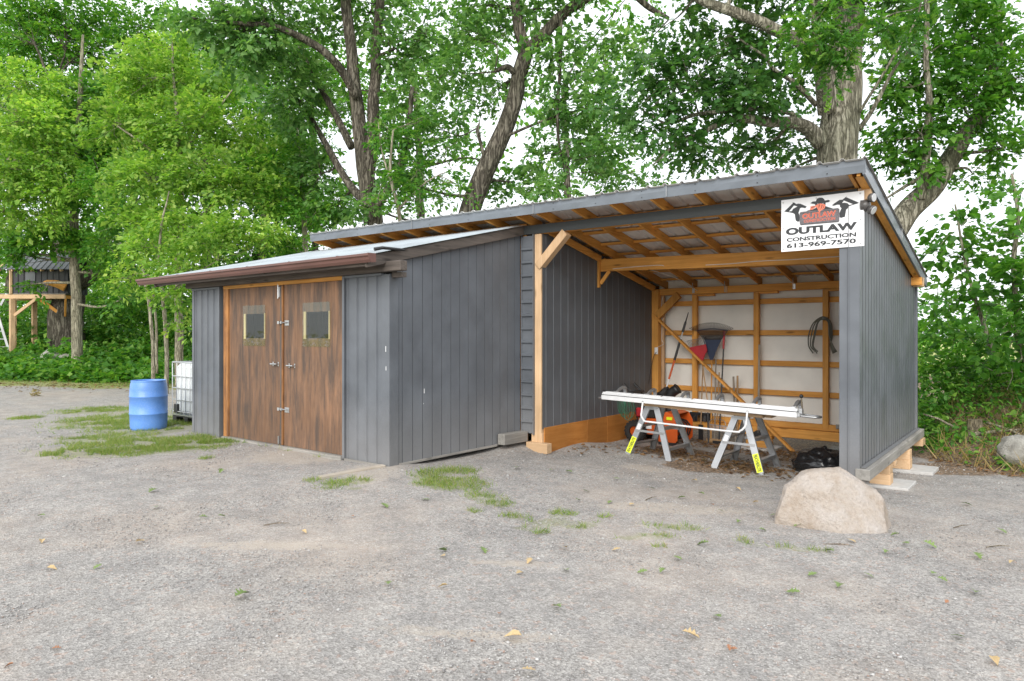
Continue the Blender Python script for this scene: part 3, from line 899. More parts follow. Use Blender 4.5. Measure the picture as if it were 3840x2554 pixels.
# fascias
def fz(x): return 3.345 + tX(x)
fas = []
for xa, xb in ((-11.20, -8.38), (-8.38, -5.85), (-5.85, -3.77), (-3.77, -1.50)):
    mb = MB()
    n = 12
    vs = []
    for k in range(n + 1):
        x = xa + (xb - xa) * k / n + (.001 if k == 0 else 0)
        w = .004 * math.sin(x * 5.1) + .003 * math.sin(x * 11.3)
        z = fz(x)
        vs += [(x, 8.030, z), (x, 8.0 + .004, z - .004), (x, 7.997 + w, z + .075), (x, 8.0, z + .142), (x, 8.030, z + .142)]
    fs = []
    for k in range(n):
        a = k * 5; b = a + 5
        fs += [(a + i, b + i, b + i + 1, a + i + 1) for i in range(4)] + [(a + 4, b + 4, b, a)]
    fs += [(4, 3, 2, 1, 0), tuple(n * 5 + i for i in range(5))]
    mb.add(vs, fs)
    f = mb.build('fascia', 'fascia', bay, smooth=False)
    for q in range(3):
        xx = xa + (xb - xa) * (q + .5) / 3
        for dz in (.03, .11):
            MB().lathe((xx, 7.995, fz(xx) + dz), [(.007, -.004), (.004, -.007), (.0, -.008)], 6, 'y').build('screw', 'black', f)
for x in (-8.38, -5.85, -3.77):
    bx('fascia_seam', 'alu', bay, x - .004, x + .004, 7.985, 7.993, fz(x), fz(x) + .14, bevel=0)
def fasr(y): return 3.25 - .195 * (y - 8.41)
mb = MB(); vs = []; n = 14
for k in range(n + 1):
    y = 8.0 + 4.75 * k / n
    w = .006 * math.sin(y * 6.1) + .004 * math.sin(y * 13)
    z = fasr(y) + .012
    vs += [(-1.53, y, z - .02), (-1.505, y, z - .02), (-1.500 + w, y, z + .06), (-1.505, y, z + .142), (-1.53, y, z + .142)]
fs = []
for k in range(n):
    a = k * 5; b = a + 5
    fs += [(a + i, b + i, b + i + 1, a + i + 1) for i in range(4)] + [(a + 4, b + 4, b, a)]
fs += [(4, 3, 2, 1, 0), tuple(n * 5 + i for i in range(5))]
mb.add(vs, fs); fr = mb.build('fascia', 'fascia', bay)
bx('fascia_seam', 'alu', fr, -1.498, -1.488, 10.28, 10.286, fasr(10.28) + .0, fasr(10.28) + .15, bevel=0)
bm_('fly_rafter', 'wood_y', bay, (-1.575, 8.04, zr(8.04, -1.6) + .055), (-1.575, 12.70, zr(12.70, -1.6) + .055), .038, .125)
MB().add([(-1.61, 8.05, fasr(8.05) - .012), (-1.61, 12.7, fasr(12.7) - .012), (-1.53, 12.7, fasr(12.7) - .012), (-1.53, 8.05, fasr(8.05) - .012)], [(0, 1, 2, 3)]).build('rake_soffit', 'wood_y', bay)
# soffit over the small shed roof
MB().add([(-11.14, 8.05, zr(8.05, -11.1) + .125), (-6.25, 8.05, zr(8.05, -6.2) + .125), (-6.25, 8.44, zr(8.44, -6.2) + .125), (-11.14, 8.44, zr(8.44, -11.1) + .125)], [(0, 1, 2, 3)]).build('soffit', 'soffit', bay)
bx('front_wall_board', 'soffit', bay, -11.1, -6.3, 8.43, 8.47, 0, 3.34, bevel=0)
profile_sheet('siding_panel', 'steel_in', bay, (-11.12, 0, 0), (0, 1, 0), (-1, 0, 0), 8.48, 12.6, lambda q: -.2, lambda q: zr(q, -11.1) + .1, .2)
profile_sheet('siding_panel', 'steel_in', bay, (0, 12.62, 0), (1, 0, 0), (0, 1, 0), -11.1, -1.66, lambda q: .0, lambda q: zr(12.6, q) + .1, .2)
# header over the opening: timber with a steel wrap
bm_('header_beam', 'wood_x', bay, (-6.22, 8.475, 3.185 + tX(-6.22)), (-1.66, 8.475, 3.185), .115, .130, bevel=.004)
bm_('header_end', 'raw_x', bay, (-1.655, 8.455, 3.19), (-1.525, 8.455, 3.19), .10, .135, bevel=.005)
mb = MB()
for xa, xb in ((-6.36, -1.66),):
    za, zb_ = 3.255 + tX(xa), 3.255 + tX(xb)
    vs = []
    for x, z in ((xa, za), (xb, zb_)):
        vs += [(x, 8.40, z), (x, 8.392, z - .07), (x, 8.395, z - .135), (x, 8.412, z - .135), (x, 8.412, z)]
    mb.add(vs, [(i, i + 5, i + 6, i + 1) for i in range(4)] + [(4, 9, 5, 0), (4, 3, 2, 1, 0), (5, 6, 7, 8, 9)])
mb.build('header_wrap', 'header', bay)
# front left post, horizontally ribbed infill, knee brace
bx('post', 'raw_z', bay, -6.135, -6.012, 8.412, 8.535, -.12, 3.16, bevel=.006)
hp = lambda q: 0
for k in range(1):
    # infill of ribs running across: sheet axis is X, ribs stacked in Z
    profile_sheet('infill_panel', 'steel', bay, (-6.365, 8.405, 0), (0, 0, 1), (0, -1, 0), .12, 3.14, lambda q: 0, lambda q: .215, .203, rib_h=.03, rib_w=.06, flat_rib=.03, sheet=.812, z_axis=(1, 0, 0), phase=.1)
bx('edge_trim', 'steel', bay, -6.152, -6.138, 8.375, 8.43, .10, 3.16)
bx('edge_trim', 'steel', bay, -6.375, -6.362, 8.38, 8.405, .10, 3.16)
bm_('knee_brace', 'raw_z', bay, (-6.075, 8.45, 2.66), (-5.575, 8.45, 3.14), .13, .125, up=(-.7, 0, .7), bevel=.006)
bx('sill_end', 'raw_x', bay, -6.24, -5.85, 8.33, 8.46, -.155, -.005, bevel=.006)
bx('post_foot', 'raw_z', bay, -6.2, -6.0, 8.42, 8.55, -.01, .13)
# interior left wall
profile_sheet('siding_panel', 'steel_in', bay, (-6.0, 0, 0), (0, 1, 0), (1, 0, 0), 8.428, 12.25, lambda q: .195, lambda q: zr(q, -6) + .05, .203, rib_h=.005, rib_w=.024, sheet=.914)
for a, b in ((8.465, 9.68), (9.69, 10.35), (10.36, 12.2)):
    bx('plywood_skirt', 'ply', bay, -6.003, -5.985, a, b, -.32, .215, bevel=.002)
bm_('wall_plate', 'wood_y', bay, (-5.955, 8.56, zr(8.56, -6) - .055), (-5.955, 10.06, zr(10.06, -6) - .055), .038, .11)
bm_('wall_plate', 'wood_y', bay, (-5.955, 10.18, zr(10.18, -6) - .055), (-5.955, 12.1, zr(12.1, -6) - .055), .038, .11)
# mid beam on its hanger, small brace
bm_('mid_beam', 'wood_x', bay, (-5.985, 10.12, 2.81), (-1.75, 10.12, 2.695), .09, .205, bevel=.005)
bx('beam_hanger', 'wood_z', bay, -5.995, -5.955, 10.02, 10.07, 2.43, 2.92)
bm_('hanger_brace', 'wood_z', bay, (-5.95, 10.06, 2.50), (-5.78, 10.06, 2.70), .03, .06)
# wires stapled along the mid beam
pts = bez([(-5.72, 10.07, 2.735), (-5.3, 10.068, 2.745), (-4.85, 10.068, 2.74), (-4.78, 10.1, 2.70)], 6)
MB().tube(pts, .006, 5).build('cable', 'cable', bay)
pts = bez([(-4.1, 10.068, 2.695), (-3.7, 10.068, 2.69), (-3.3, 10.068, 2.70), (-2.8, 10.068, 2.69), (-2.2, 10.068, 2.69), (-1.8, 10.068, 2.68)], 6)
MB().tube(pts, .006, 5).build('cable', 'cable', bay)
pts = bez([(-5.2, 10.3, 2.72), (-4.95, 10.8, 2.60), (-4.9, 11.3, 2.48), (-5.0, 11.9, 2.44)], 6)
MB().tube(pts, .005, 5).build('cable', 'cable', bay)
# back wall
YW = 12.2
mbw = MB(); nw = 60; mz = 30; vs = []
for j in range(mz + 1):
    for i in range(nw + 1):
        x = -5.98 + 4.3 * i / nw; z = .0 + 2.75 * j / mz
        d = mnoise.noise(Vector((x * 2.2 + z * 1.2, z * 3.1, 1.7))) * .022 + mnoise.noise(Vector((x * 5 + z * 4, z * 5.5 - x * 2, 4.0))) * .008
        vs.append((x, 12.36 + d, z))
mbw.add(vs, [(j * (nw + 1) + i, j * (nw + 1) + i + 1, (j + 1) * (nw + 1) + i + 1, (j + 1) * (nw + 1) + i) for j in range(mz) for i in range(nw)])
mbw.build('house_wrap', 'wrap', bay, smooth=True)
for z in (2.228, 1.672, 1.135, .62):
    bm_('girt', 'wood_x', bay, (-5.9, 12.30, z), (-1.68, 12.30, z - .01), .038, .092)
for x in (-5.175, -4.03, -2.885):
    bx('stud', 'wood_z', bay, x - .045, x + .045, 12.16, 12.25, .06 if x > -3 else .02, 2.385)
bx('top_block', 'wood_x', bay, -5.12, -4.80, 12.16, 12.25, 2.35, 2.385); bx('top_block', 'wood_x', bay, -3.98, -3.66, 12.16, 12.25, 2.355, 2.39); bx('top_block', 'wood_x', bay, -2.84, -1.7, 12.16, 12.25, 2.355, 2.39)
bm_('back_beam', 'wood_x', bay, (-6.0, 12.19, 2.455), (-1.50, 12.19, 2.455), .12, .125, bevel=.005)
bx('back_beam_end', 'raw_x', bay, -1.66, -1.50, 12.36, 12.46, 2.38, 2.53, bevel=.006)
for x in (-4.55, -2.45):
    bx('splice', 'raw_z', bay, x - .02, x + .02, 12.10, 12.126, 2.40, 2.51)
for x in (-5.21, -4.6, -3.41, -2.24):
    mb = MB().box(x + .02, x + .023, 12.10, 12.128, 2.41, 2.60).box(x + .022, x + .06, 12.118, 12.1265, 2.41, 2.50)
    mb.build('hurricane_tie', 'zinc', bay)
bx('back_post', 'wood_z', bay, -5.998, -5.86, 12.06, 12.20, .1, 2.50, bevel=.006)
bx('nailing_strip', 'raw_z', bay, -5.86, -5.81, 12.2, 12.27, .1, 2.39)
bm_('knee_brace', 'wood_z', bay, (-5.90, 12.09, 1.98), (-5.46, 12.11, 2.39), .08, .14, up=(-.7, 0, .7))
bm_('bottom_plate', 'wood_x', bay, (-5.98, 12.22, .085), (-1.68, 12.22, .075), .10, .10)
bm_('back_sill', 'wood_x', bay, (-6.0, 12.18, -.045), (-1.68, 12.18, -.06), .15, .155, bevel=.008)
bx('plate_block', 'grey_x', bay, -2.72, -1.70, 12.14, 12.17, .08, .15)
bm_('diagonal_brace', 'wood_z', bay, (-5.97, 12.08, 2.03), (-3.33, 11.95, -.34), .038, .10, up=(0, -1, 0))
# outlet and switch cable on the back post
MB().box(-5.93, -5.86, 12.045, 12.06, 1.26, 1.39).box(-5.912, -5.878, 12.040, 12.046, 1.29, 1.36).build('outlet', 'label', bay, bevel=.003)
MB().tube(bez([(-5.89, 12.04, 1.30), (-5.93, 12.0, 1.2), (-5.97, 11.97, .95), (-5.98, 11.9, .7)], 5), .006, 5).build('plug_cord', 'black', bay)
MB().tube(bez([(-5.83, 12.19, 2.36), (-5.85, 12.18, 2.2), (-5.84, 12.19, 1.85), (-5.85, 12.19, 1.55), (-5.80, 12.18, 1.46), (-5.88, 12.05, 1.39)], 6), .006, 5).build('cable', 'cable', bay)
# right wall: corner pillar and outer siding
bx('corner_trim', 'steel', bay, -1.845, -1.745, 8.395, 8.60, .02, 3.12)
bx('corner_trim', 'steel', bay, -1.745, -1.632, 8.380, 8.50, .02, 3.12)
bx('corner_fold', 'steel', bay, -1.75, -1.738, 8.372, 8.39, .02, 3.11)
profile_sheet('siding_panel', 'steel', bay, (-1.64, 0, 0), (0, 1, 0), (1, 0, 0), 8.50, 12.55, lambda q: .13, lambda q: min(3.135, zr(q, -1.6) + .005), .165, rib_h=-.012, rib_w=.034, flat_rib=.016, sheet=.99, groove_shade=True)
bx('corner_trim', 'steel', bay, -1.66, -1.612, 12.55, 12.64, .10, 2.42)
bm_('base_flashing', 'steel', bay, (-1.60, 8.42, .135), (-1.60, 12.6, .135), .05, .008, bevel=0)
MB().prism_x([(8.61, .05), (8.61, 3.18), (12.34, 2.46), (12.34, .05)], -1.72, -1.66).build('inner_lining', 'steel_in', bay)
bm_('side_sill', 'grey_y', bay, (-1.60, 8.36, .063), (-1.60, 12.66, .063), .15, .125, bevel=.008)
# ------------------------------------------------------------------ cribbing under the open shed
def pad(x0, x1, y0, y1, zt, label):
    mb = MB()
    poly = [(x0, y0), (x1, y0 + .02), (x1 + .015, y1), (x0 + .01, y1 - .015)]
    vs = [(x, y, zt - .09) for x, y in poly] + [(x, y, zt + .004 * k) for k, (x, y) in enumerate(poly)]
    mb.add(vs, [(3, 2, 1, 0), (4, 5, 6, 7), (0, 1, 5, 4), (1, 2, 6, 5), (2, 3, 7, 6), (3, 0, 4, 7)])
    tag(mb.build('concrete_pad', 'concrete', bevel=.008), label, 'paving slab', 'slabs under the shed blocks')
pad(-1.86, -1.32, 9.52, 10.12, -.262, 'pale concrete slab under the timber blocks nearest the boulder')
pad(-1.75, -1.22, 10.92, 11.48, -.275, 'pale concrete slab under the rear timber blocks of the right wall')
pad(-4.25, -3.62, 11.72, 12.28, -.315, 'thin concrete slab under the back wall inside the shed')
def block(x0, x1, y0, y1, z0, z1, mat, label):
    o = MB().box(x0, x1, y0, y1, z0, z1).build('timber_block', mat, bevel=.006)
    tag(o, label, 'timber block', 'wood blocks holding up the shed')
block(-1.76, -1.525, 9.62, 9.83, -.262, -.130, 'raw_x', 'lower timber block under the weathered sill, nearest the boulder')
block(-1.755, -1.53, 9.625, 9.835, -.130, -.012, 'raw_x', 'middle timber block of the stack under the weathered sill nearest the boulder')
block(-1.70, -1.51, 9.90, 10.04, -.06, -.001, 'raw_y', 'short shim block tucked against the underside of the weathered sill')
block(-1.72, -1.50, 11.0, 11.22, -.275, -.14, 'raw_y', 'lower end-grain block of the rear stack under the right wall')
block(-1.715, -1.505, 11.005, 11.225, -.14, -.005, 'raw_y', 'upper end-grain block of the rear stack under the right wall')
block(-1.70, -1.50, 12.28, 12.58, -.11, -.002, 'raw_y', 'pinkish block under the far end of the weathered sill')
block(-4.12, -3.72, 11.90, 12.12, -.315, -.20, 'wood_x', 'lower stained block on the slab below the back sill')
block(-4.10, -3.74, 12.09, 12.26, -.20, -.125, 'wood_x', 'upper stained block wedged below the back sill')
o = MB().beam((-6.30, 7.80, .085), (-6.30, 8.38, .075), .13, .16).build('grey_timber', 'grey_y', bevel=.008)
tag(o, 'short weathered grey timber lying against the side wall of the closed shed', 'timber')
o = MB().beam((-6.53, 4.79, -.012), (-6.43, 5.66, .004), .085, .035).build('ground_plank', 'pale_plank', bevel=.004)
tag(o, 'pale narrow plank lying on the gravel by the shed corner', 'plank')

# ------------------------------------------------------------------ sign
SX0, SX1, SZ0, SZ1, SY = -2.476, -1.584, 2.606, 3.220, 8.372
sign = thing('shop_sign', 'white OUTLAW CONSTRUCTION sign board screwed below the roof corner', 'sign', (-2.03, SY, 2.9))
bx('board', 'signw', sign, SX0, SX1, SY, SY + .008, SZ0, SZ1, bevel=.001)
def sg(x, y):
    u = (x - 165) / 1748.0
    t = 340 - 210 * u; b = 1415 - 125 * u
    return (SX0 + (SX1 - SX0) * u, SZ1 - (SZ1 - SZ0) * (y - t) / (b - t))
def decal(pts, mat, lvl, name):
    y = SY - .0006 * (lvl + 1)
    vs = [(a, y, c) for a, c in (sg(*p) for p in pts)]
    MB().add(vs, [tuple(range(len(vs)))]).build(name, mat, sign)
decal([(700,575),(760,545),(850,530),(930,490),(1130,455),(1200,480),(1270,500),(1300,520),(1000,590)], 'ink', 0, 'emblem_shoulders')
decal([(905,405),(1130,390),(1128,460),(1100,520),(1000,560),(920,470)], 'ink', 1, 'emblem_head')
decal([(808,395),(860,360),(925,355),(950,300),(1000,280),(1060,280),(1100,310),(1115,340),(1190,325),(1228,345),(1200,370),(1130,385),(1120,402),(900,414),(840,405)], 'ink', 2, 'emblem_hat')
decal([(575,600),(600,580),(1390,495),(1418,520),(1418,770),(1395,795),(600,860),(575,830)], 'plate', 2, 'emblem_plate')
decal([(920,440),(970,415),(1025,400),(1090,410),(1125,425),(1128,460),(1105,510),(1040,545),(1005,585),(975,545),(950,490),(920,475)], 'salmon', 4, 'emblem_scarf')
decal([(920,450),(850,455),(800,470),(815,490),(790,545),(850,530),(920,480)], 'salmon', 3, 'emblem_scarf_knot')
for ln in ([(1000,420),(985,470),(990,520),(1000,470),(1012,425)], [(1050,425),(1045,480),(1020,540),(1058,482),(1064,428)], [(1095,430),(1085,480),(1060,520),(1098,478)], [(900,462),(850,472),(815,500),(860,485),(905,472)]):
    decal(ln, 'ink', 5, 'emblem_fold')
for e in ([(948,410),(985,402),(975,414)], [(1055,400),(1092,392),(1080,404)]):
    decal(e, 'signw', 6, 'emblem_eye')
decal([(232,575),(430,392),(405,378),(460,387),(500,415),(545,405),(600,410),(728,465),(700,500),(620,488),(585,500),(570,545),(550,600),(572,640),(575,700),(572,780),(530,785),(490,760),(475,690),(470,630),(430,605),(355,590)], 'ink', 1, 'emblem_arm')
decal([(340,572),(450,445),(525,465),(480,490),(430,515),(405,560)], 'signw', 2, 'emblem_saw_gap')
decal([(1265,440),(1310,400),(1420,325),(1480,320),(1575,243),(1552,268),(1810,385),(1780,405),(1650,445),(1600,470),(1590,500),(1555,530),(1540,620),(1530,680),(1450,705),(1420,690),(1418,600),(1440,540),(1460,500),(1430,470),(1425,430),(1380,425),(1300,450)], 'ink', 1, 'emblem_arm')
decal([(1470,390),(1510,340),(1690,415),(1620,435),(1580,395),(1520,385)], 'signw', 2, 'emblem_saw_gap')
for a, b in (((600,615),(1395,530)), ((605,835),(1395,770))):
    decal([a, b, (b[0], b[1] + 9), (a[0], a[1] + 9)], 'ink', 3, 'emblem_plate_line')
def fit_text(txt, xa, xb, za, zb, mat, lvl, bold, name, shear=0.0):
    vs, fs = text_geo(txt, 1.0, bold)
    x0 = min(v[0] for v in vs); x1 = max(v[0] for v in vs); y0 = min(v[1] for v in vs); y1 = max(v[1] for v in vs)
    out = []
    for x, y in vs:
        u = (x - x0) / (x1 - x0); w = (y - y0) / (y1 - y0)
        out.append((xa + (xb - xa) * u, SY - .0006 * (lvl + 1), za + (zb - za) * w + shear * (u - .5)))
    MB().add(out, fs).build(name, mat, sign)
fit_text('OUTLAW', SX0 + .052, SX1 - .070, 2.795, 2.882, 'ink', 1, .055, 'lettering')
fit_text('CONSTRUCTION', SX0 + .062, SX1 - .080, 2.717, 2.766, 'ink', 1, .042, 'lettering')
fit_text('613-969-7570', SX0 + .062, SX1 - .082, 2.641, 2.699, 'ink', 1, .036, 'lettering')
fit_text('OUTLAW', sg(632, 700)[0], sg(1350, 640)[0], sg(990, 690)[1] - .003, sg(990, 585)[1] + .003, 'salmon', 3, .05, 'plate_lettering')
fit_text('OUTLAW', sg(640, 700)[0], sg(1342, 640)[0], sg(990, 688)[1], sg(990, 590)[1], 'ink_red', 4, .008, 'plate_lettering')
fit_text('CONSTRUCTION', sg(665, 700)[0], sg(1330, 640)[0], sg(990, 775)[1], sg(990, 712)[1], 'salmon', 3, .035, 'plate_lettering')
fit_text('CONSTRUCTION', sg(670, 700)[0], sg(1325, 640)[0], sg(990, 773)[1], sg(990, 714)[1], 'ink_red', 4, .0, 'plate_lettering')
for p in ((210,390),(1835,190),(935,288),(210,925),(1840,735),(222,1362),(1018,1308),(1840,1235)):
    x, z = sg(*p)
    MB().lathe((x, SY, z), [(.0, -.006), (.006, -.005), (.010, -.001), (.0105, 0)], 10, 'y').build('screw', 'zinc', sign)

# ------------------------------------------------------------------ twin-head security light beside the sign
lamp = thing('security_light', 'bronze twin head security light beside the sign', 'lamp', (-1.55, 8.40, 3.05))
MB().tube([(-1.62, 8.40, 3.06), (-1.585, 8.40, 3.06)], [.062, .062], 14).build('junction_box', 'bronze', lamp)
MB().lathe((-1.585, 8.40, 3.055), [(.068, 0), (.066, .02), (.055, .045), (.03, .06), (0, .062)], 16, 'x').build('base', 'bronze', lamp, smooth=True)
for dz, tip in ((.075, .05), (-.055, -.03)):
    c = Vector((-1.515, 8.36, 3.055 + dz)); d = Vector((.93, -.30, -.15 if dz > 0 else -.55)).normalized()
    MB().tube([(-1.54, 8.40, 3.055 + dz * .3), c - d * .02], .014, 8).build('arm', 'bronze', lamp)
    h = MB().tube([c - d * .03, c - d * .01, c + d * .035], [.02, .045, .052], 16).build('lamp_head', 'bronze', lamp, smooth=True)
    MB().tube([c + d * .0355, c + d * .040], [.046, .043], 16).build('lens', 'lens', h)
MB().lathe((-1.53, 8.385, 2.985), [(0, -.03), (.02, -.025), (.027, 0), (.025, .02)], 12).build('motion_sensor', 'bronze', lamp, smooth=True)

# ------------------------------------------------------------------ sawhorses with the bending brake
def leg_channel(p0, p1, w, nrm):
    """U-channel leg: web w wide facing nrm, two flanges going back"""
    p0, p1, nrm = Vector(p0), Vector(p1), Vector(nrm).normalized()
    d = (p1 - p0).normalized(); s = d.cross(nrm).normalized(); nn = s.cross(d).normalized()
    mb = MB()
    if nn.dot(nrm) < 0: nn = -nn
    mb.beam(p0 + nn * .0, p1 + nn * .0, w, .006, up=nn)
    for k in (-1, 1):
        q = s * (k * (w / 2 - .003)) - nn * .018
        mb.beam(p0 + q, p1 + q, .006, .03, up=nn)
    for k in (-.25, 0, .25):
        q = s * (k * w) + nn * .003
        mb.beam(p0 + q, p1 + q, .004, .003, up=nn)
    return mb
def sawhorse(cx, y0, y1, ztop, half, sticker, label):
    g = min(gz(cx - half, y0), gz(cx + half, y0)) + .0
    t = thing('sawhorse', label, 'sawhorse', (cx, (y0 + y1) / 2, g), 'aluminium sawhorses under the bending brake')
    tops = {}
    for yy, ty, ny in ((y0, y0 + .14, -1), (y1, y1 - .14, 1)):
        for sx in (-1, 1):
            f = (cx + sx * half, yy, gz(cx + sx * half, yy) - .004); tp = (cx + sx * .075, ty, ztop)
            nrm = (0, ny, .22)
            lg = leg_channel(f, tp, .088, nrm).build('leg', 'alu', t)
            tops[(sx, ny)] = (Vector(f), Vector(tp))
            if ny == -1 and sx == sticker:
                a, b = Vector(f), Vector(tp); d = (b - a).normalized(); n = Vector(nrm).normalized(); s = d.cross(n).normalized()
                n = s.cross(d).normalized()
                if n.dot(Vector(nrm)) < 0: n = -n
                c0 = a + d * .035; c1 = a + d * .285
                st = MB().add([c0 - s * .040 + n * .0062, c0 + s * .040 + n * .0062, c1 + s * .040 + n * .0062, c1 - s * .040 + n * .0062], [(0, 1, 2, 3)]).build('sticker', 'yellow', lg)
                vs, fs = text_geo('FEATHERLITE', 1.0, .03)
                x0 = min(v[0] for v in vs); x1 = max(v[0] for v in vs); ya = min(v[1] for v in vs); yb = max(v[1] for v in vs)
                u_ax = d if sticker < 0 else -d          # lettering runs up the leg on one horse, down on the other
                v_ax = n.cross(u_ax).normalized()
                cm = (c0 + c1) / 2 + n * .0068
                q = [cm + u_ax * (((x - x0) / (x1 - x0) - .5) * .226) + v_ax * (((y - ya) / (yb - ya) - .5) * .046) for x, y in vs]
                MB().add(q, fs).build('sticker_lettering', 'ink', lg)
            if ny == -1 and sx == -1:
                a, b = Vector(f), Vector(tp); d = (b - a).normalized(); n = Vector((0, -1, .22)).normalized(); s = d.cross(n).normalized(); n = s.cross(d)
                if n.dot(Vector(nrm)) < 0: n = -n
                c0 = a + d * .40; c1 = a + d * .50
                MB().add([c0 - s * .028 + n * .0062, c0 + s * .028 + n * .0062, c1 + s * .028 + n * .0062, c1 - s * .028 + n * .0062], [(0, 1, 2, 3)]).build('rating_label', 'label', lg)
    for sx in (-1, 1):
        f0, t0 = tops[(sx, -1)]; f1, t1 = tops[(sx, 1)]
        for fr in (.24, .62):
            a = f0.lerp(t0, fr); b = f1.lerp(t1, fr)
            mb = MB().beam(a + Vector((0, .01, 0)), b - Vector((0, .01, 0)), .062, .014)
            mb.beam(a + Vector((.028 * sx, .01, -.018)), b + Vector((.028 * sx, -.01, -.018)), .006, .036)
            mb.build('step', 'alu', t)
        a = f0.lerp(t0, .24) + Vector((0, .16, -.03)); b = f0.lerp(t0, .04)
        MB().beam(a, b + Vector((0, .012, .0)), .018, .006).build('stay', 'alu', t)
        a = f1.lerp(t1, .24) + Vector((0, -.16, -.03)); b = f1.lerp(t1, .04)
        MB().beam(a, b - Vector((0, .012, .0)), .018, .006).build('stay', 'alu', t)
    for ny in (-1, 1):
        a = tops[(-1, ny)][0].lerp(tops[(-1, ny)][1], .52); b = tops[(1, ny)][0].lerp(tops[(1, ny)][1], .52)
        ex = Vector((.03, 0, 0)); off = Vector((0, .012 * ny, 0))
        MB().beam(a - ex + off, b + ex + off, .006, .032, up=(0, 0, 1)).build('spreader', 'zinc', t)
        a = tops[(-1, ny)][1]; b = tops[(1, ny)][1]
        MB().beam(a - ex + off, b + ex + off, .008, .045).build('hinge_plate', 'zinc', t)
    MB().box(cx - .10, cx + .10, y0 + .10, y1 - .10, ztop, ztop + .012).build('top_plate', 'alu', t)
    return t
sawhorse(-4.60, 9.12, 9.96, .540, .335, -1, 'aluminium sawhorse under the left end of the bending brake, nearest the snow blower')
sawhorse(-3.31, 9.20, 9.98, .480, .325, 1, 'aluminium sawhorse under the lever end of the bending brake, nearest the boulder')
o = MB().beam((-4.83, 9.50, .585), (-2.92, 9.56, .517), .23, .045).build('bench_plank', 'raw_x', bevel=.004)
tag(o, 'wide plank laid across both aluminium sawhorses under the brake', 'plank')
o = MB().beam((-4.75, 9.32, .5835), (-3.0, 9.36, .5215), .10, .042).build('bench_plank', 'raw_x', bevel=.004)
tag(o, 'narrow plank at the front edge, bridging the sawhorses under the brake', 'plank')
brake = thing('bending_brake', 'long white aluminium sheet bending brake lying on two sawhorses', 'bending brake', (-3.9, 9.2, .55))
def bz(x): return .637 + (x + 5.37) * (-.0255)        # bottom of the brake, it dips to the right
XA, XB = -5.37, -2.50
def rail(name, mat, ya, yb, za, zb_, x0=XA, x1=XB, par=brake):
    vs = []
    for x in (x0, x1):
        z = bz(x)
        vs += [(x, ya, z + za), (x, yb, z + za), (x, yb, z + zb_), (x, ya, z + zb_)]
    return MB().add(vs, [(3, 2, 1, 0), (4, 5, 6, 7), (0, 1, 5, 4), (1, 2, 6, 5), (2, 3, 7, 6), (3, 0, 4, 7)]).build(name, mat, par, bevel=.003)
rail('bending_leaf', 'white', 9.10, 9.16, 0, .066)
rail('hinge_gap', 'black', 9.125, 9.17, .066, .075)
rail('base_rail', 'white', 9.115, 9.30, .0755, .092)
rail('clamp_rail', 'white', 9.135, 9.20, .0925, .112)
rail('base_body', 'white', 9.1605, 9.42, .0, .0655)
for k in range(6):
    x0 = XA + .05 + k * .47
    rail('nose_piece', 'white', 9.14, 9.19, .1125, .124, x0, x0 + .44)
for x in (-5.15, -4.64, -4.11, -3.6, -3.08, -2.55):
    z = bz(x)
    prof = [(9.16, .113), (9.19, .135), (9.30, .185), (9.40, .205), (9.455, .185), (9.47, .12), (9.46, .05), (9.425, .05), (9.43, .12), (9.41, .155), (9.36, .165), (9.28, .145), (9.20, .115)]
    arm = MB().prism_x([(y, z + h) for y, h in prof], x - .022, x + .022).build('clamp_arm', 'alu', brake, bevel=.003)
    MB().box(x - .035, x + .035, 9.15, 9.185, z + .1245, z + .136).build('pivot', 'zinc', arm)
tubep = bez([(-4.66, 9.085, bz(-4.66) + .02), (-4.66, 9.05, .50), (-4.655, 9.03, .44), (-4.60, 9.02, .375), (-4.50, 9.02, .362), (-3.35, 9.02, .328), (-3.20, 9.02, .345), (-3.135, 9.03, .41), (-3.125, 9.05, .47), (-3.125, 9.085, bz(-3.12) + .03)], 6)
MB().tube(tubep, .0135, 10).build('pull_handle', 'white', brake, smooth=True)
for x in (-4.66, -3.125):
    MB().tube([(x, 9.07, bz(x) + .03), (x, 9.11, bz(x) + .03)], .010, 8).build('handle_bolt', 'zinc', brake)
lp = bez([(XB + .02, 9.16, bz(XB) + .02), (-2.33, 9.17, bz(XB) + .012), (-2.26, 9.20, bz(XB) + .010), (-2.255, 9.29, bz(XB) + .010), (-2.32, 9.33, bz(XB) + .012), (XB + .02, 9.335, bz(XB) + .02)], 6)
MB().tube(lp, .014, 10).build('carry_handle', 'alu', brake, smooth=True)
lp = bez([(XA - .0, 9.15, bz(XA) + .02), (-5.44, 9.16, bz(XA) + .015), (-5.48, 9.22, bz(XA) + .012), (-5.44, 9.30, bz(XA) + .015), (XA, 9.31, bz(XA) + .02)], 6)
MB().tube(lp, .014, 10).build('carry_handle', 'alu', brake, smooth=True)
MB().box(XB + .001, XB + .04, 9.105, 9.17, bz(XB) + .01, bz(XB) + .06).box(XB + .001, XB + .05, 9.17, 9.22, bz(XB) + .03, bz(XB) + .115).build('lock_housing', 'zinc', brake, bevel=.004)
lv = MB().tube([(-2.455, 9.19, bz(XB) + .06), (-2.468, 9.195, bz(XB) + .25)], [.011, .009], 8).build('lock_lever', 'twig', brake)
MB().lathe((-2.469, 9.195, bz(XB) + .27), [(0, -.026), (.014, -.022), (.024, -.008), (.026, .002), (.02, .016), (.008, .025), (0, .026)], 14).build('lever_knob', 'black', lv, smooth=True)

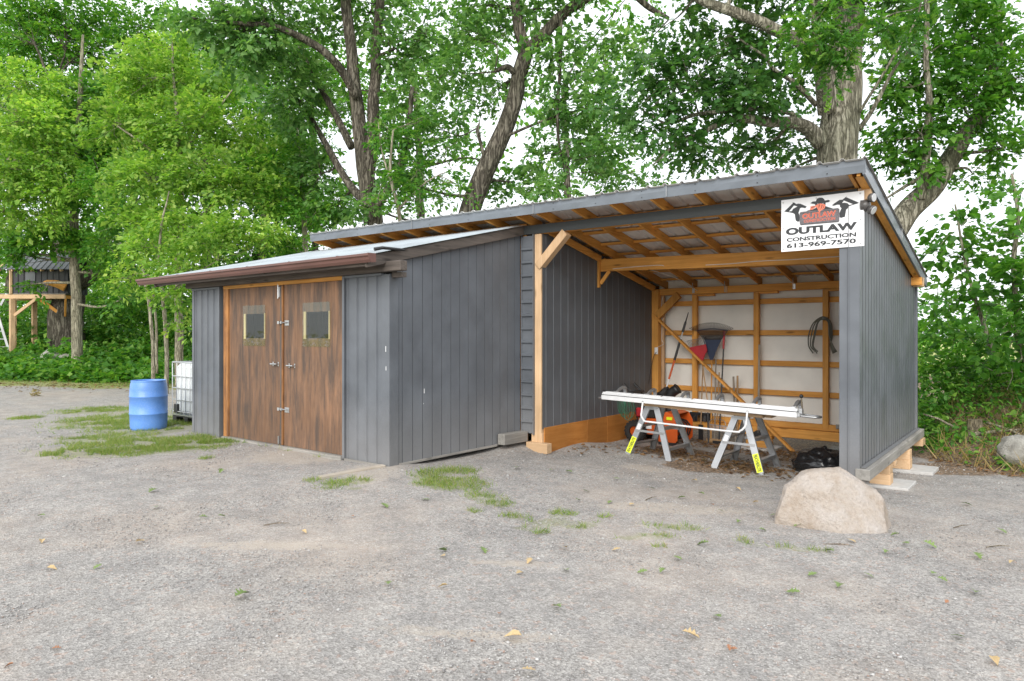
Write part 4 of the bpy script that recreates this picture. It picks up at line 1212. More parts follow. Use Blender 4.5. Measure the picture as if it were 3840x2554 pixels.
# ------------------------------------------------------------------ snow blower by the left wall
sb = thing('snow_blower', 'orange snow blower with knobbly tyres parked by the inner wall', 'snow blower', (-5.45, 11.05, -.25))
GZ = -.25
prof = [(-5.20, GZ + .03), (-4.92, GZ + .03), (-4.86, GZ + .10), (-4.86, GZ + .40), (-4.93, GZ + .53), (-5.06, GZ + .57), (-5.16, GZ + .54), (-5.20, GZ + .40)]
mb = MB()
mb.prism(prof, 10.72, 10.735).prism(prof, 11.345, 11.36)
mb.box(-5.215, -5.20, 10.735, 11.345, GZ + .05, GZ + .42)
mb.add([(-5.20, 10.735, GZ + .40), (-5.16, 10.735, GZ + .54), (-5.06, 10.735, GZ + .57), (-4.93, 10.735, GZ + .53), (-5.20, 11.345, GZ + .40), (-5.16, 11.345, GZ + .54), (-5.06, 11.345, GZ + .57), (-4.93, 11.345, GZ + .53)], [(0, 1, 5, 4), (1, 2, 6, 5), (2, 3, 7, 6)])
mb.build('auger_housing', 'orange', sb, bevel=.004)
MB().tube([(-5.02, 10.735, GZ + .24), (-5.02, 11.345, GZ + .24)], .025, 10).build('auger_shaft', 'black', sb)
aug = MB(); sp = [(-5.02 + .16 * math.cos(a * .55), 10.76 + .0088 * a * 1.0, GZ + .24 + .16 * math.sin(a * .55)) for a in range(64)]
aug.tube(sp, .014, 6).build('auger', 'black', sb)
MB().box(-5.2, -4.88, 10.712, 10.7195, GZ + .0, GZ + .06).build('skid_shoe', 'black', sb)
MB().box(-5.05, -4.95, 10.705, 10.719, GZ + .44, GZ + .49).build('warning_sticker', 'yellow', sb)
MB().tube(bez([(-5.14, 11.05, GZ + .55), (-5.15, 11.05, GZ + .72), (-5.12, 11.05, GZ + .86), (-5.0, 11.05, GZ + .95)], 5), [.085] * 15 + [.095], 12).build('chute', 'black', sb, smooth=True)
MB().prism([(-5.72, GZ + .14), (-5.26, GZ + .14), (-5.24, GZ + .34), (-5.34, GZ + .42), (-5.66, GZ + .42), (-5.74, GZ + .30)], 10.86, 11.24).build('body', 'orange', sb, bevel=.01)
MB().box(-5.62, -5.40, 10.853, 10.859, GZ + .24, GZ + .32).build('body_label', 'label', sb)
eng = MB().box(-5.70, -5.36, 10.88, 11.22, GZ + .42, GZ + .56).build('engine', 'black', sb, bevel=.02)
MB().lathe((-5.53, 11.05, GZ + .56), [(.15, 0), (.15, .05), (.11, .085), (0, .09)], 18).build('flywheel_cover', 'black', eng, smooth=True)
MB().box(-5.68, -5.56, 10.80, 10.879, GZ + .44, GZ + .60).build('fuel_tank', 'red', eng, bevel=.02)
for y in (10.76, 11.34):
    tr = MB().lathe((-5.66, y, GZ + .195), [(.09, -.07), (.15, -.075), (.18, -.055), (.185, 0), (.18, .055), (.15, .075), (.09, .07), (.09, -.07)], 28, 'y').build('tyre', 'rubber', sb, smooth=True)
    tm = MB()
    for k in range(18):
        a = 2 * math.pi * k / 18
        for s_, q in ((-1, 0), (1, .17)):
            c = Vector((-5.66 + .186 * math.cos(a + q), y + s_ * .033, GZ + .195 + .186 * math.sin(a + q)))
            d = Vector((-math.sin(a + q), .5 * s_, math.cos(a + q))).normalized()
            tm.beam(c - d * .022, c + d * .022, .028, .02, up=(math.cos(a + q), 0, math.sin(a + q)))
    tm.build('tread', 'rubber', tr)
    MB().lathe((-5.66, y, GZ + .195), [(0, -.03), (.09, -.03), (.09, .03), (0, .03)], 18, 'y').build('rim', 'orange', tr)
for y in (10.86, 11.24):
    MB().tube(bez([(-5.66, y, GZ + .36), (-5.74, y, GZ + .62), (-5.80, y, GZ + .86), (-5.87, y, GZ + .93)], 5), .015, 8).build('handlebar', 'black', sb, smooth=True)
    MB().tube([(-5.86, y, GZ + .92), (-5.95, y, GZ + 1.00)], .021, 8).build('grip', 'black', sb)
MB().box(-5.85, -5.74, 10.84, 11.26, GZ + .84, GZ + .875).build('control_panel', 'black', sb, bevel=.008)
# cords hung over the brake end / handlebar
for k, (mt, lab, nm) in enumerate((('green', 'green extension cord hanging in loops beside the snow blower', 'extension_cord'), ('hose', 'grey cord hanging in thin loops behind the green cord', 'extension_cord'))):
    pts = []
    for j in range(6 if k == 0 else 4):
        w = .05 + .03 * random.random(); dz = .30 + .14 * random.random(); ox = -5.62 + .035 * j + .03 * k; oy = 10.15 + .03 * random.random() + .05 * k
        for a in range(12):
            t = a / 12 * 2 * math.pi
            pts.append((ox + w * math.sin(t) * (1 - .4 * math.cos(t)), oy + .02 * math.sin(t * 2 + j), .62 - dz * (1 - math.cos(t)) / 2))
    tag(MB().tube(pts, .006 if k == 0 else .005, 5).build(nm, mt, smooth=True), lab, 'cord')
o = MB().beam((-5.97, 10.17, .66), (-5.30, 10.17, .64), .04, .045).build('cord_peg', 'black', bevel=.004)
tag(o, 'dark bar off the inner wall that the cords hang from', 'bar')

# ------------------------------------------------------------------ tools leaning on the back wall
def tool(name, label, cat, base):
    return thing(name, label, cat, base, 'tools leaning on the back wall')
YT = 12.11
# wide blue-black leaf rake
rk = tool('leaf_rake', 'large dark blue fan rake head up against the back wall', 'rake', (-4.80, 12.0, -.30))
MB().tube([(-4.79, 12.0, gz(-4.79, 12.0)), (-4.815, YT, 1.18)], .013, 8).build('handle', 'wood_z', rk)
MB().prism([(-4.84, 1.17), (-4.79, 1.17), (-4.70, 1.40), (-4.63, 1.54), (-4.97, 1.54), (-4.93, 1.40)], YT - .02, YT - .008).build('rake_head', 'navy', rk, bevel=.002)
n = 27
for k in range(n):
    u = k / (n - 1) * 2 - 1
    a = u * .62
    p = [(-4.80 + .155 * u, YT - .014, 1.53), (-4.80 + .28 * u, YT - .02, 1.535 + .20 * math.cos(a)), (-4.81 + .40 * u, YT - .03, 1.44 + .40 * math.cos(a * 1.15)), (-4.81 + .408 * u, YT - .075, 1.44 + .415 * math.cos(a * 1.15))]
    MB().tube(p, .006, 4).build('tine', 'black', rk)
bar = [(-4.80 + .285 * u, YT - .025, 1.54 + .20 * math.cos(u * .62)) for u in np.linspace(-1, 1, 15)]
MB().tube(bar, .008, 5).build('tine_brace', 'navy', rk)
# red shrub rake
rr = tool('shrub_rake', 'red plastic rake with pale tines in front of the blue rake', 'rake', (-4.86, 11.9, -.30))
MB().tube([(-4.78, 11.86, gz(-4.78, 11.86)), (-4.83, 11.95, .40)], .015, 8).build('grip', 'black', rr)
MB().tube([(-4.83, 11.95, .40), (-4.98, 12.05, 1.16)], .012, 8).build('handle', 'handle', rr)
MB().prism([(-5.0, 1.16), (-4.95, 1.16), (-4.91, 1.28), (-4.87, 1.34), (-4.90, 1.46), (-5.20, 1.40), (-5.22, 1.33), (-5.08, 1.26)], 12.03, 12.045).build('rake_head', 'red', rr, bevel=.003)
for k in range(13):
    u = k / 12
    x = -5.21 + .31 * u; z = 1.395 + .06 * u
    MB().tube([(x, 12.037, z), (x - .02, 12.03, z + .07), (x - .045, 12.015, z + .125), (x - .055, 11.985, z + .115)], .006, 4).build('tine', 'alu', rr)
# straight handles
def stick(label, cat, name, p0, p1, r, mat, parts=()):
    t = tool(name, label, cat, (p0[0], p0[1], gz(p0[0], p0[1])))
    p0 = (p0[0], p0[1], gz(p0[0], p0[1]) + p0[2])
    MB().tube([p0, p1], r, 8).build('handle', mat, t)
    return t, Vector(p0), Vector(p1)
t, a, b = stick('black pole with a red collar beside the blue rake', 'tool', 'pole_tool', (-4.62, 11.95, .04), (-4.595, YT, 1.40), .014, 'black')
MB().tube([(-4.597, YT - .002, 1.38), (-4.585, YT + .005, 1.70)], .020, 8).build('collar', 'red', t)
MB().box(-4.72, -4.52, 11.90, 11.98, a.z - .04, a.z + .02).build('foot', 'black', t)
t, a, b = stick('plain grey broom handle between the two rakes', 'tool', 'broom', (-4.71, 11.98, .06), (-4.735, YT, 1.42), .013, 'handle_grey')
MB().box(-4.85, -4.57, 11.93, 12.03, a.z - .06, a.z + .02).build('head', 'handle', t)
t, a, b = stick('brown wooden handle left of the red rake', 'tool', 'garden_rake', (-4.98, 12.0, .25), (-4.985, YT, 1.12), .013, 'handle')
MB().box(-5.02, -4.94, 11.985, 12.015, a.z - .25, a.z + .04).build('socket', 'black', t)
t, a, b = stick('tall wooden shovel handle right of the middle stud', 'shovel', 'shovel', (-3.93, 11.98, .28), (-3.955, YT, 1.46), .018, 'handle_grey')
MB().prism([(-4.03, a.z - .28), (-3.83, a.z - .28), (-3.82, a.z - .02), (-3.90, a.z + .04), (-3.96, a.z + .04), (-4.04, a.z - .02)], 11.965, 11.975).build('blade', 'black', t, bevel=.002)
t, a, b = stick('short dark stake in the pair leaning behind the diagonal brace', 'stake', 'stake', (-4.33, 12.0, 0), (-4.415, YT, .88), .018, 'handle_grey')
t, a, b = stick('short brown stake in the pair leaning behind the diagonal brace', 'stake', 'stake', (-4.32, 12.04, 0), (-4.34, YT, .90), .018, 'handle')
# push broom head and bow rake lying on the sill
bh = tool('push_broom', 'wide black bristle broom resting on the sill', 'broom', (-5.0, 12.05, .03))
MB().box(-5.22, -4.80, 12.05, 12.12, .15, .195).build('block', 'black', bh, bevel=.004)
br = MB()
for k in range(120):
    x = -5.21 + .40 * random.random(); y = 12.055 + .06 * random.random()
    br.beam((x, y, .15), (x + .02 * (random.random() - .5), y - .02 * random.random(), .035), .006, .006)
br.build('bristles', 'black', bh)
br_ = tool('bow_rake', 'bow rake with its toothed head down by the sill', 'rake', (-4.66, 11.97, -.3))
zg = gz(-4.66, 11.97)
MB().beam((-4.84, 11.97, zg + .34), (-4.48, 11.97, zg + .325), .02, .014).build('head', 'zinc', br_)
for k in range(14):
    x = -4.83 + .026 * k
    MB().beam((x, 11.97, zg + .336), (x, 11.955, zg + .27), .008, .006).build('tooth', 'zinc', br_)
MB().tube(bez([(-4.82, 11.97, zg + .35), (-4.78, 11.98, zg + .42), (-4.66, 11.99, zg + .44), (-4.54, 11.98, zg + .42), (-4.50, 11.97, zg + .345)], 4), .006, 5).build('bow', 'zinc', br_)
MB().tube([(-4.66, 11.99, zg + .44), (-4.665, 12.08, .95)], .012, 8).build('handle', 'handle', br_)
# pole saw
ps = tool('pole_saw', 'orange and black pole saw leaning left of the rakes', 'pole saw', (-5.74, 11.9, -.28))
A = Vector((-5.66, 11.98, .60)); B = Vector((-5.30, YT - .02, 1.92))
def pz(t): return A.lerp(B, t)
MB().tube([pz(0), pz(.15)], .016, 8).build('shaft', 'white', ps)
MB().tube([pz(.15), pz(.42)], .020, 8).build('sleeve', 'orange', ps)
MB().tube([pz(.42), pz(.72)], .024, 8).build('foam_grip', 'black', ps)
MB().tube([pz(.72), pz(.82)], .013, 8).build('shaft', 'alu', ps)
MB().tube([pz(.82), pz(.96)], [.028, .022], 8).build('gear_head', 'black', ps)
MB().tube([pz(.95), pz(.98), pz(1.1)], [.02, .013, .006], 6).build('saw_bar', 'black', ps)
MB().tube([pz(0) + Vector((.05, -.02, .03)), pz(0), pz(0) + Vector((-.06, -.05, -.10)), pz(0) + Vector((-.16, -.06, -.12))], [.03, .055, .075, .05], 10).build('motor', 'black', ps)
MB().beam(pz(0) + Vector((.0, .0, -.10)), Vector((-5.70, 11.93, gz(-5.7, 11.93))), .03, .02).build('stand', 'black', ps)
# hose loops on the right-hand stud
hs = thing('coiled_hose', 'bundle of stiff grey hose hung over the right hand stud', 'hose', (-2.92, 12.1, 1.9))
MB().tube([(-2.90, 12.16, 1.89), (-2.90, 12.06, 1.90)], .010, 6).build('nail', 'zinc', hs)
for k in range(4):
    o_ = .012 * k; yy = 12.10 - .017 * k
    sp = (0, .035, .07, .085)[k]
    pts = bez([(-3.06 + sp, yy, 1.32 + .03 * (k % 2)), (-3.13 + sp, yy, 1.44), (-3.13 + sp * 1.3, yy, 1.62), (-3.06 + sp, yy, 1.82), (-2.91, yy, 1.925 - .014 * k), (-2.79 - sp * .3, yy, 1.84), (-2.765 - sp * .4, yy, 1.62), (-2.79 + .014 * k, yy, 1.46), (-2.75 + .022 * k, yy, 1.32 + .01 * k)], 6)
    MB().tube(pts, .0105, 7).build('hose_loop', 'hose', hs, smooth=True)

# ------------------------------------------------------------------ rubbish bag, scrap
def blob(cx, cy, cz, rx, ry, rz_, seed, sub, amp, freq, ridge=False, flat=None, octs=4):
    bm = bmesh.new()
    bmesh.ops.create_icosphere(bm, subdivisions=sub, radius=1)
    for v in bm.verts:
        d = v.co.normalized()
        n = 0; a = amp; f = freq
        for q in range(octs):
            w = mnoise.noise(d * f + Vector((seed, seed * 1.7, 0)))
            n += a * ((1 - abs(w) * 2.2) if ridge else w); a *= .55; f *= 2.0
        p = d * (1 + n)
        if flat is not None and p.z < flat: p.z = flat
        v.co = Vector((cx + p.x * rx, cy + p.y * ry, cz + p.z * rz_))
    me = bpy.data.meshes.new('blob'); bm.to_mesh(me); bm.free()
    return me
bag = thing('rubbish_bag', 'shiny black rubbish bag slumped behind the boulder', 'bag', (-2.42, 9.95, -.27))
link('sack', blob(-2.42, 9.98, -.15, .30, .28, .19, 3.1, 5, .17, 1.5, True, -.68, 3), 'bag', bag, True)
kn = MB()
for k in range(9):
    a = k * .7; r = .05 + .03 * random.random()
    kn.tube([(-2.40, 9.97, -.02), (-2.40 + r * math.cos(a), 9.97 + r * math.sin(a), .03 + .05 * random.random()), (-2.40 + 1.7 * r * math.cos(a), 9.97 + 1.7 * r * math.sin(a), .02 + .05 * random.random())], [.025, .03, .008], 5)
kn.build('tied_neck', 'bag', bag)
g0 = gz(-2.52, 11.2)
tag(MB().add([(-2.56, 11.15, g0 + .02), (-2.50, 11.12, g0 + .03), (-2.46, 11.18, g0 + .09), (-2.50, 11.22, g0 + .15), (-2.57, 11.2, g0 + .11)], [(0, 1, 2), (0, 2, 4), (4, 2, 3)]).build('plastic_scrap', 'blueref'), 'crumpled scrap of blue plastic on the ground beyond the rubbish bag', 'scrap')

# ------------------------------------------------------------------ boulder in front of the right wall
def hull_rock(C0, hulls, mat, amp=.02, seed=0.0, cuts=7):
    u = Vector((RGT[0], RGT[1], 0)); v = Vector((FWD[0], FWD[1], 0))
    me = bpy.data.meshes.new('rock')
    out = bmesh.new()
    for pts in hulls:
        bm = bmesh.new()
        for a, b, c in pts:
            bm.verts.new(C0 + u * a + v * b + Vector((0, 0, c)))
        h = bmesh.ops.convex_hull(bm, input=bm.verts)
        bmesh.ops.delete(bm, geom=list({g for g in h['geom_interior'] + h['geom_unused'] if isinstance(g, bmesh.types.BMVert)}), context='VERTS')
        bmesh.ops.triangulate(bm, faces=bm.faces)
        bmesh.ops.subdivide_edges(bm, edges=bm.edges, cuts=cuts, use_grid_fill=True)
        bmesh.ops.smooth_vert(bm, verts=bm.verts, factor=.15, use_axis_x=True, use_axis_y=True, use_axis_z=True)
        bm.normal_update()
        for vt in bm.verts:
            q = vt.co - C0 + Vector((seed, 0, 0))
            n = mnoise.noise(q * 2.6) * 1.5 + mnoise.noise(q * 8) * .5 + mnoise.noise(q * 19) * .35 + mnoise.noise(q * 45) * .15
            c = mnoise.voronoi(q * 3.4)[0]
            n -= 1.4 * max(0, .09 - (c[1] - c[0])) / .09 * max(0, .4 + mnoise.noise(q * 2.2))
            vt.co += vt.normal * amp * n
        tmp = bpy.data.meshes.new('tmp'); bm.to_mesh(tmp); bm.free()
        out.from_mesh(tmp); bpy.data.meshes.remove(tmp)
    out.to_mesh(me); out.free()
    o = link('boulder', me, mat, None, True)
    o.data.set_sharp_from_angle(angle=R(20))
    return o
def boulder():
    C0 = Vector((-1.667, 7.183, -.235))
    body = [(-.53, -.06, -.04), (-.505, -.10, .09), (-.40, -.06, .39), (-.385, .03, .40), (-.34, .18, .32), (-.20, -.02, .545), (-.17, .14, .52), (-.10, -.22, .40), (-.07, -.41, -.06), (-.06, -.40, .02),
            (.09, .02, .585), (.06, -.09, .55), (.13, .1, .57), (.19, .0, .51), (.39, -.14, .32), (.41, .03, .35), (.435, .0, .28), (.34, -.35, -.05), (.33, -.34, .02), (.54, -.05, -.05), (.51, -.08, .02), (.35, .3, .2), (0, .32, .40), (-.3, .3, -.05), (.38, .32, -.05)]
    body = [(a * 1.11, b * 1.05, c * .94) for a, b, c in body]
    o = hull_rock(C0, [body], 'rock', .017, 3.0, 11)
    tag(o, 'big pale pinkish boulder on the gravel in front of the open shed', 'boulder')
boulder()

# ------------------------------------------------------------------ blue drum
dr_ = thing('plastic_drum', 'blue open topped plastic drum standing on the grass', 'drum', (-12.29, 5.467, 0))
cx, cy, cz = -12.29, 5.467, gz(-12.29, 5.467) - .005
MB().lathe((cx, cy, cz), [(.0, .03), (.24, .025), (.262, .0), (.278, .012), (.287, .05), (.292, .15), (.296, .268), (.303, .275), (.303, .287), (.296, .294), (.298, .42), (.297, .563), (.304, .570), (.304, .582), (.297, .590), (.293, .70), (.286, .78), (.276, .815), (.274, .835), (.279, .848), (.274, .853), (.266, .848), (.262, .815), (.270, .76), (.28, .5), (.27, .05), (0, .045)], 48).build('shell', 'blue', dr_, smooth=True)
lb = MB(); vs = []
for k in range(5):
    a = -2.55 + k * .045
    vs += [(cx + .2995 * math.cos(a), cy + .2995 * math.sin(a), cz + .385), (cx + .2995 * math.cos(a), cy + .2995 * math.sin(a), cz + .49)]
M['label_old'] = plain('faded_label', (.33, .47, .66), .6)
lb.add(vs, [(2 * i, 2 * i + 2, 2 * i + 3, 2 * i + 1) for i in range(4)]).build('torn_label', 'label_old', dr_)

# ------------------------------------------------------------------ caged liquid tote
tt = thing('liquid_tote', 'white caged liquid tote on a black pallet behind the shed corner', 'tote', (-12.4, 6.8, 0))
x0, x1, y0, y1 = -13.0, -12.0, 6.22, 7.22
zb0 = gz(-12.8, 6.2)
MB().box(x0 + .03, x1 - .03, y0 + .03, y1 - .03, zb0 + .15, zb0 + 1.10).build('bottle', 'tote', tt, bevel=.07)
pal = MB().box(x0, x1, y0, y1, zb0 + .10, zb0 + .13)
for px_ in (x0, (x0 + x1) / 2 - .07, x1 - .14):
    for py_ in (y0, (y0 + y1) / 2 - .07, y1 - .14):
        pal.box(px_, px_ + .14, py_, py_ + .14, zb0 - .01, zb0 + .0995)
pal.build('pallet', 'black', tt, bevel=.006)
MB().box(x0 - .004, x1 + .004, y0 - .004, y1 + .004, zb0 + .1305, zb0 + .149).build('base_tray', 'zinc', tt)
def hoop(z, r):
    return MB().tube([(x0, y0, z), (x1, y0, z), (x1, y1, z), (x0, y1, z), (x0, y0, z)], r, 6, False)
for z in (.20, .42, .64, .86, 1.12):
    hoop(zb0 + z, .011 if z < 1.1 else .016).build('cage_rail', 'zinc', tt)
for k in range(7):
    f = k / 6
    for (xx, yy) in ((x0 + f * (x1 - x0), y0 - .003), (x0 - .003, y0 + f * (y1 - y0)), (x1 + .003, y0 + f * (y1 - y0))):
        MB().tube([(xx, yy, zb0 + .15), (xx, yy, zb0 + 1.12)], .010, 6).build('cage_bar', 'zinc', tt)
MB().box(x0 + .06, x0 + .20, y0 - .012, y0 + .05, zb0 + .17, zb0 + .34).build('valve_recess', 'black', tt, bevel=.01)

# ------------------------------------------------------------------ tree house
TZ = 27.0
def th(x, y, z=TZ):     # first detail crop of the photograph, metres at that distance
    return Vector(at(x / 1.96 / 1.6285, (900 + y / 1.96) / 1.6285, z))
house = thing('tree_house', 'black tree house on timber stilts beside the thick trunk', 'tree house', tuple(th(95, 860)))
pA, pB = th(90, 408), th(480, 425)
ax = (pB - pA); ax.z = 0; ln = ax.length; ax.normalize(); dp = Vector((-ax.y, ax.x, 0))
if dp.dot(Vector(FWD)) < 0: dp = -dp
zf = (pA.z + pB.z) / 2
def hp3(u, v, z): return pA + ax * u + dp * v + Vector((0, 0, z - pA.z))
def hbeam(name, mat, a, b, w, h, up=(0, 0, 1), par=house): return MB().beam(hp3(*a), hp3(*b), w, h, up).build(name, mat, par, bevel=.01)
D2 = 1.25
hbeam('floor_beam', 'raw_x', (-.9, 0, zf), (ln, 0, zf), .09, .17)
hbeam('floor_beam', 'raw_x', (-.9, D2, zf), (ln, D2, zf), .09, .17)
for k in range(5):
    hbeam('joist', 'wood_x', (.1 + k * (ln - .2) / 4, .06, zf), (.1 + k * (ln - .2) / 4, D2 - .06, zf), .05, .14)
MB().add([hp3(-.9, 0, zf + .1), hp3(ln, 0, zf + .1), hp3(ln, D2, zf + .1), hp3(-.9, D2, zf + .1)] + [hp3(-.9, 0, zf + .13), hp3(ln, 0, zf + .13), hp3(ln, D2, zf + .13), hp3(-.9, D2, zf + .13)], [(3, 2, 1, 0), (4, 5, 6, 7), (0, 1, 5, 4), (1, 2, 6, 5), (2, 3, 7, 6), (3, 0, 4, 7)]).build('deck', 'grey_x', house)
zw = th(100, 215).z
M['house_black'] = painted('tree_house_black', (.022, .024, .028), .5, dirt_amt=.04)
M['house_roof'] = painted('tree_house_roof', (.10, .11, .12), .45, dirt_amt=.1)
profile_sheet('wall_panel', 'house_black', house, hp3(0, 0, 0), ax, -dp, .02, ln + .1, lambda q: zf + .13, lambda q: zw, .23, rib_h=.025, rib_w=.05, sheet=.92)
profile_sheet('wall_panel', 'house_black', house, hp3(0, 0, 0), dp, -ax, .02, D2, lambda q: zf + .13, lambda q: zw + .45 * (1 - abs(q - D2 / 2) / (D2 / 2)), .23, rib_h=.025, rib_w=.05, sheet=.92)
profile_sheet('wall_panel', 'house_black', house, hp3(ln + .1, 0, 0), dp, ax, .02, D2, lambda q: zf + .13, lambda q: zw + .45 * (1 - abs(q - D2 / 2) / (D2 / 2)), .23, rib_h=.025, rib_w=.05, sheet=.92)
hbeam('corner_post', 'raw_z', (-.03, -.04, zf + .1), (-.03, -.04, zw), .09, .09, (0, 1, 0))
sr = Vector(dp) * (D2 / 2 + .2) + Vector((0, 0, .72)); lr = sr.length; sr.normalize()
nr = ax.cross(sr).normalized()
profile_sheet('roof_sheet', 'house_roof', house, hp3(-.35, -.2, zw - .02), ax, nr, 0, ln + .7, lambda q: 0, lambda q: lr, .23, rib_h=.03, rib_w=.05, sheet=.92, z_axis=sr)
sr2 = Vector(-dp) * (D2 / 2 + .2) + Vector((0, 0, .72)); sr2.normalize()
profile_sheet('roof_sheet', 'house_roof', house, hp3(-.35, D2 + .2, zw - .02), ax, -ax.cross(sr2).normalized(), 0, ln + .7, lambda q: 0, lambda q: lr, .23, rib_h=.03, rib_w=.05, sheet=.92, z_axis=sr2)
for k in range(6):
    hbeam('rafter_tail', 'raw_y', (.1 + k * ln / 5.5, -.18, zw - .06), (.1 + k * ln / 5.5, .0, zw - .02), .05, .09)
hbeam('verge_board', 'raw_x', (-.36, -.22, zw - .05), (-.36, D2 / 2, zw + .66), .04, .14)
zg_ = gz(pA.x, pA.y) - .1
for (u_, v_) in ((.0, 0), (-.0, D2), (-.85, D2)):
    g_ = hp3(u_, v_, 0)
    hbeam('stilt', 'raw_z', (u_, v_, gz(g_.x, g_.y) - .1), (u_, v_, zf - .085), .17, .17, (0, 1, 0))
hbeam('brace', 'raw_z', (.08, 0, zf - .75), (.95, 0, zf - .08), .07, .12)
hbeam('brace', 'wood_z', (1.0, .1, zf - .08), (ln - .35, .5, zf - .80), .07, .12)
hbeam('brace', 'wood_z', (ln - .02, .05, zf - .08), (ln - .30, .45, zf - .75), .07, .12)
hbeam('brace', 'raw_z', (-.05, .02, zf - .4), (-.7, 1.2, zf - 1.4), .06, .10)
w0 = hp3(.55, -.04, zf + .62)
MB().add([w0, w0 + ax * .38, w0 + ax * .38 + Vector((0, 0, .36)), w0 + Vector((0, 0, .36))], [(0, 1, 2, 3)]).build('shutter', 'house_roof', house)
a_, b_ = th(320, 305, 26.6), th(480, 350, 26.9)
lm = MB().tube([a_ + Vector((0, 0, -.02)), a_.lerp(b_, .15), a_.lerp(b_, .6) + Vector((0, 0, .05)), b_], [.03, .10, .15, .17], 7)
tag(lm.build('broken_limb', 'wood_x'), 'split orange limb torn from the trunk in front of the tree house', 'limb')
# ladder against it
ld = thing('ladder', 'aluminium ladder leaning on the tree house', 'ladder', tuple(th(85, 830)))
for s_ in (0, .38):
    MB().beam(th(80, 835) + Vector((-.1, 0, 0)) - ax * s_, th(-30, 500) - ax * s_ * 1.0, .04, .09).build('stile', 'alu', ld)
MB().beam(th(5, 480), th(50, 395), .04, .09).build('extension', 'alu', ld)
for k in range(5):
    a = th(80, 835).lerp(th(-30, 500), .15 + .17 * k) + Vector((-.1 * (1 - k / 6), 0, 0))
    MB().beam(a, a - ax * .38, .03, .03).build('rung', 'alu', ld)
# ------------------------------------------------------------------ vegetation
def unit(a):
    return a / np.maximum(np.linalg.norm(a, axis=-1, keepdims=True), 1e-9)

KITE = (np.array([(0, 0), (.42, .5), (1, 0), (.42, -.5)], float), np.array([(0, 1, 2), (0, 2, 3)]))
def lobed_template():
    # central rib with lobes on either side, 16 triangles
    v = [(0, 0), (.3, 0), (.58, 0), (1, 0)]
    top = [(.10, .06), (.22, .24), (.30, .09), (.46, .46), (.54, .13), (.70, .44), (.78, .12), (.90, .18)]
    v += top + [(x, -y) for x, y in top]
    t = []
    for s in (4, 12):
        a = [s + i for i in range(8)]
        t += [(0, 1, a[0]), (a[0], 1, a[1]), (a[1], 1, a[2]), (1, 2, a[2]), (a[2], 2, a[3]), (a[3], 2, a[4]), (2, 3, a[6]), (a[4], 2, a[5]), (a[5], 2, a[6]), (a[6], 3, a[7])]
    return np.array(v, float), np.array(t)
LOBED = lobed_template()
def oak_simple():
    v = [(0, 0), (.25, .14), (.40, .42), (.52, .15), (.78, .38), (1, 0), (.78, -.38), (.52, -.15), (.40, -.42), (.25, -.14)]
    t = [(0, 1, 9), (1, 2, 3), (9, 7, 8), (1, 3, 7), (1, 7, 9), (3, 4, 5), (7, 5, 6), (3, 5, 7)]
    return np.array(v, float), np.array(t)
OAK8 = oak_simple()
OVATE = (np.array([(0, 0), (.2, .28), (.5, .36), (1, 0), (.5, -.36), (.2, -.28), (.5, 0)], float), np.array([(0, 1, 6), (1, 2, 6), (2, 3, 6), (6, 3, 4), (6, 4, 5), (0, 6, 5)]))

def leaf_arrays(pos, d, n, size, width, tmpl, fold=.18, curl=.12):
    """pos,d,n (m,3); size (m,) -> verts, faces"""
    T, F = tmpl
    m = len(pos)
    d = unit(d); s = unit(np.cross(n, d)); nn = np.cross(d, s)
    u = T[:, 0][None, :, None]; v = T[:, 1][None, :, None]
    sz = size[:, None, None]
    V = pos[:, None, :] + d[:, None, :] * u * sz + s[:, None, :] * v * sz * width + nn[:, None, :] * (np.abs(v) * fold - u * u * curl) * sz
    Fc = F[None] + (np.arange(m) * len(T))[:, None, None]
    return V.reshape(-1, 3), Fc.reshape(-1, 3)

def sprays(c, out, nl, length, leaf, width, tmpl, droop=.25, flat=.86, seed=0, up_bias=1.0):
    """leafy twig sprays: c (m,3) centres, out (m,3) growth directions"""
    r = np.random.default_rng(seed)
    m = len(c)
    out = unit(out + r.normal(0, .35, (m, 3)) * np.array([1, 1, .5]))
    nrm = unit(np.array([0, 0, up_bias]) + r.normal(0, 1 - flat, (m, 3)) * r.uniform(.5, 4.0, (m, 1)) + out * .25)
    side = unit(np.cross(nrm, out)); nrm = np.cross(out, side)
    L = length * r.uniform(.6, 1.3, m)
    t = (np.arange(nl)[None, :] + r.uniform(0, 1, (m, nl))) / nl
    sg_ = np.where((np.arange(nl) % 2)[None, :] == 0, 1.0, -1.0) * np.ones((m, 1))
    w = r.uniform(.05, .55, (m, nl)) * (1.05 - .6 * t)
    P = c[:, None] + out[:, None] * (L[:, None] * (t - .35))[..., None] + side[:, None] * (sg_ * w * L[:, None])[..., None]
    P[..., 2] -= droop * L[:, None] * t * t + .04 * r.normal(0, 1, (m, nl)) * L[:, None] * 2
    D_ = out[:, None] * .55 + side[:, None] * (sg_ * .8)[..., None] + r.normal(0, .35, (m, nl, 3))
    D_[..., 2] -= .25
    N_ = nrm[:, None] + r.normal(0, .32, (m, nl, 3))
    S_ = leaf * r.uniform(.5, 1.35, (m, nl)) * r.uniform(.75, 1.3, (m, 1))
    return leaf_arrays(P.reshape(-1, 3), D_.reshape(-1, 3), N_.reshape(-1, 3), S_.ravel(), width, tmpl)

def ellipsoid_pts(c, rad, n, r, shell=.45):
    d = unit(r.normal(0, 1, (n, 3)))
    q = r.uniform(0, 1, n) ** shell
    return np.array(c)[None] + d * q[:, None] * np.array(rad)[None], d

NT = [0]
LEAFCOUNT = [0]
def path_px(pts):
    """list of (x, y, Z, radius_m) bearings -> skeleton"""
    return [np.append(at(x, y, Z), rr) for x, y, Z, rr in pts]

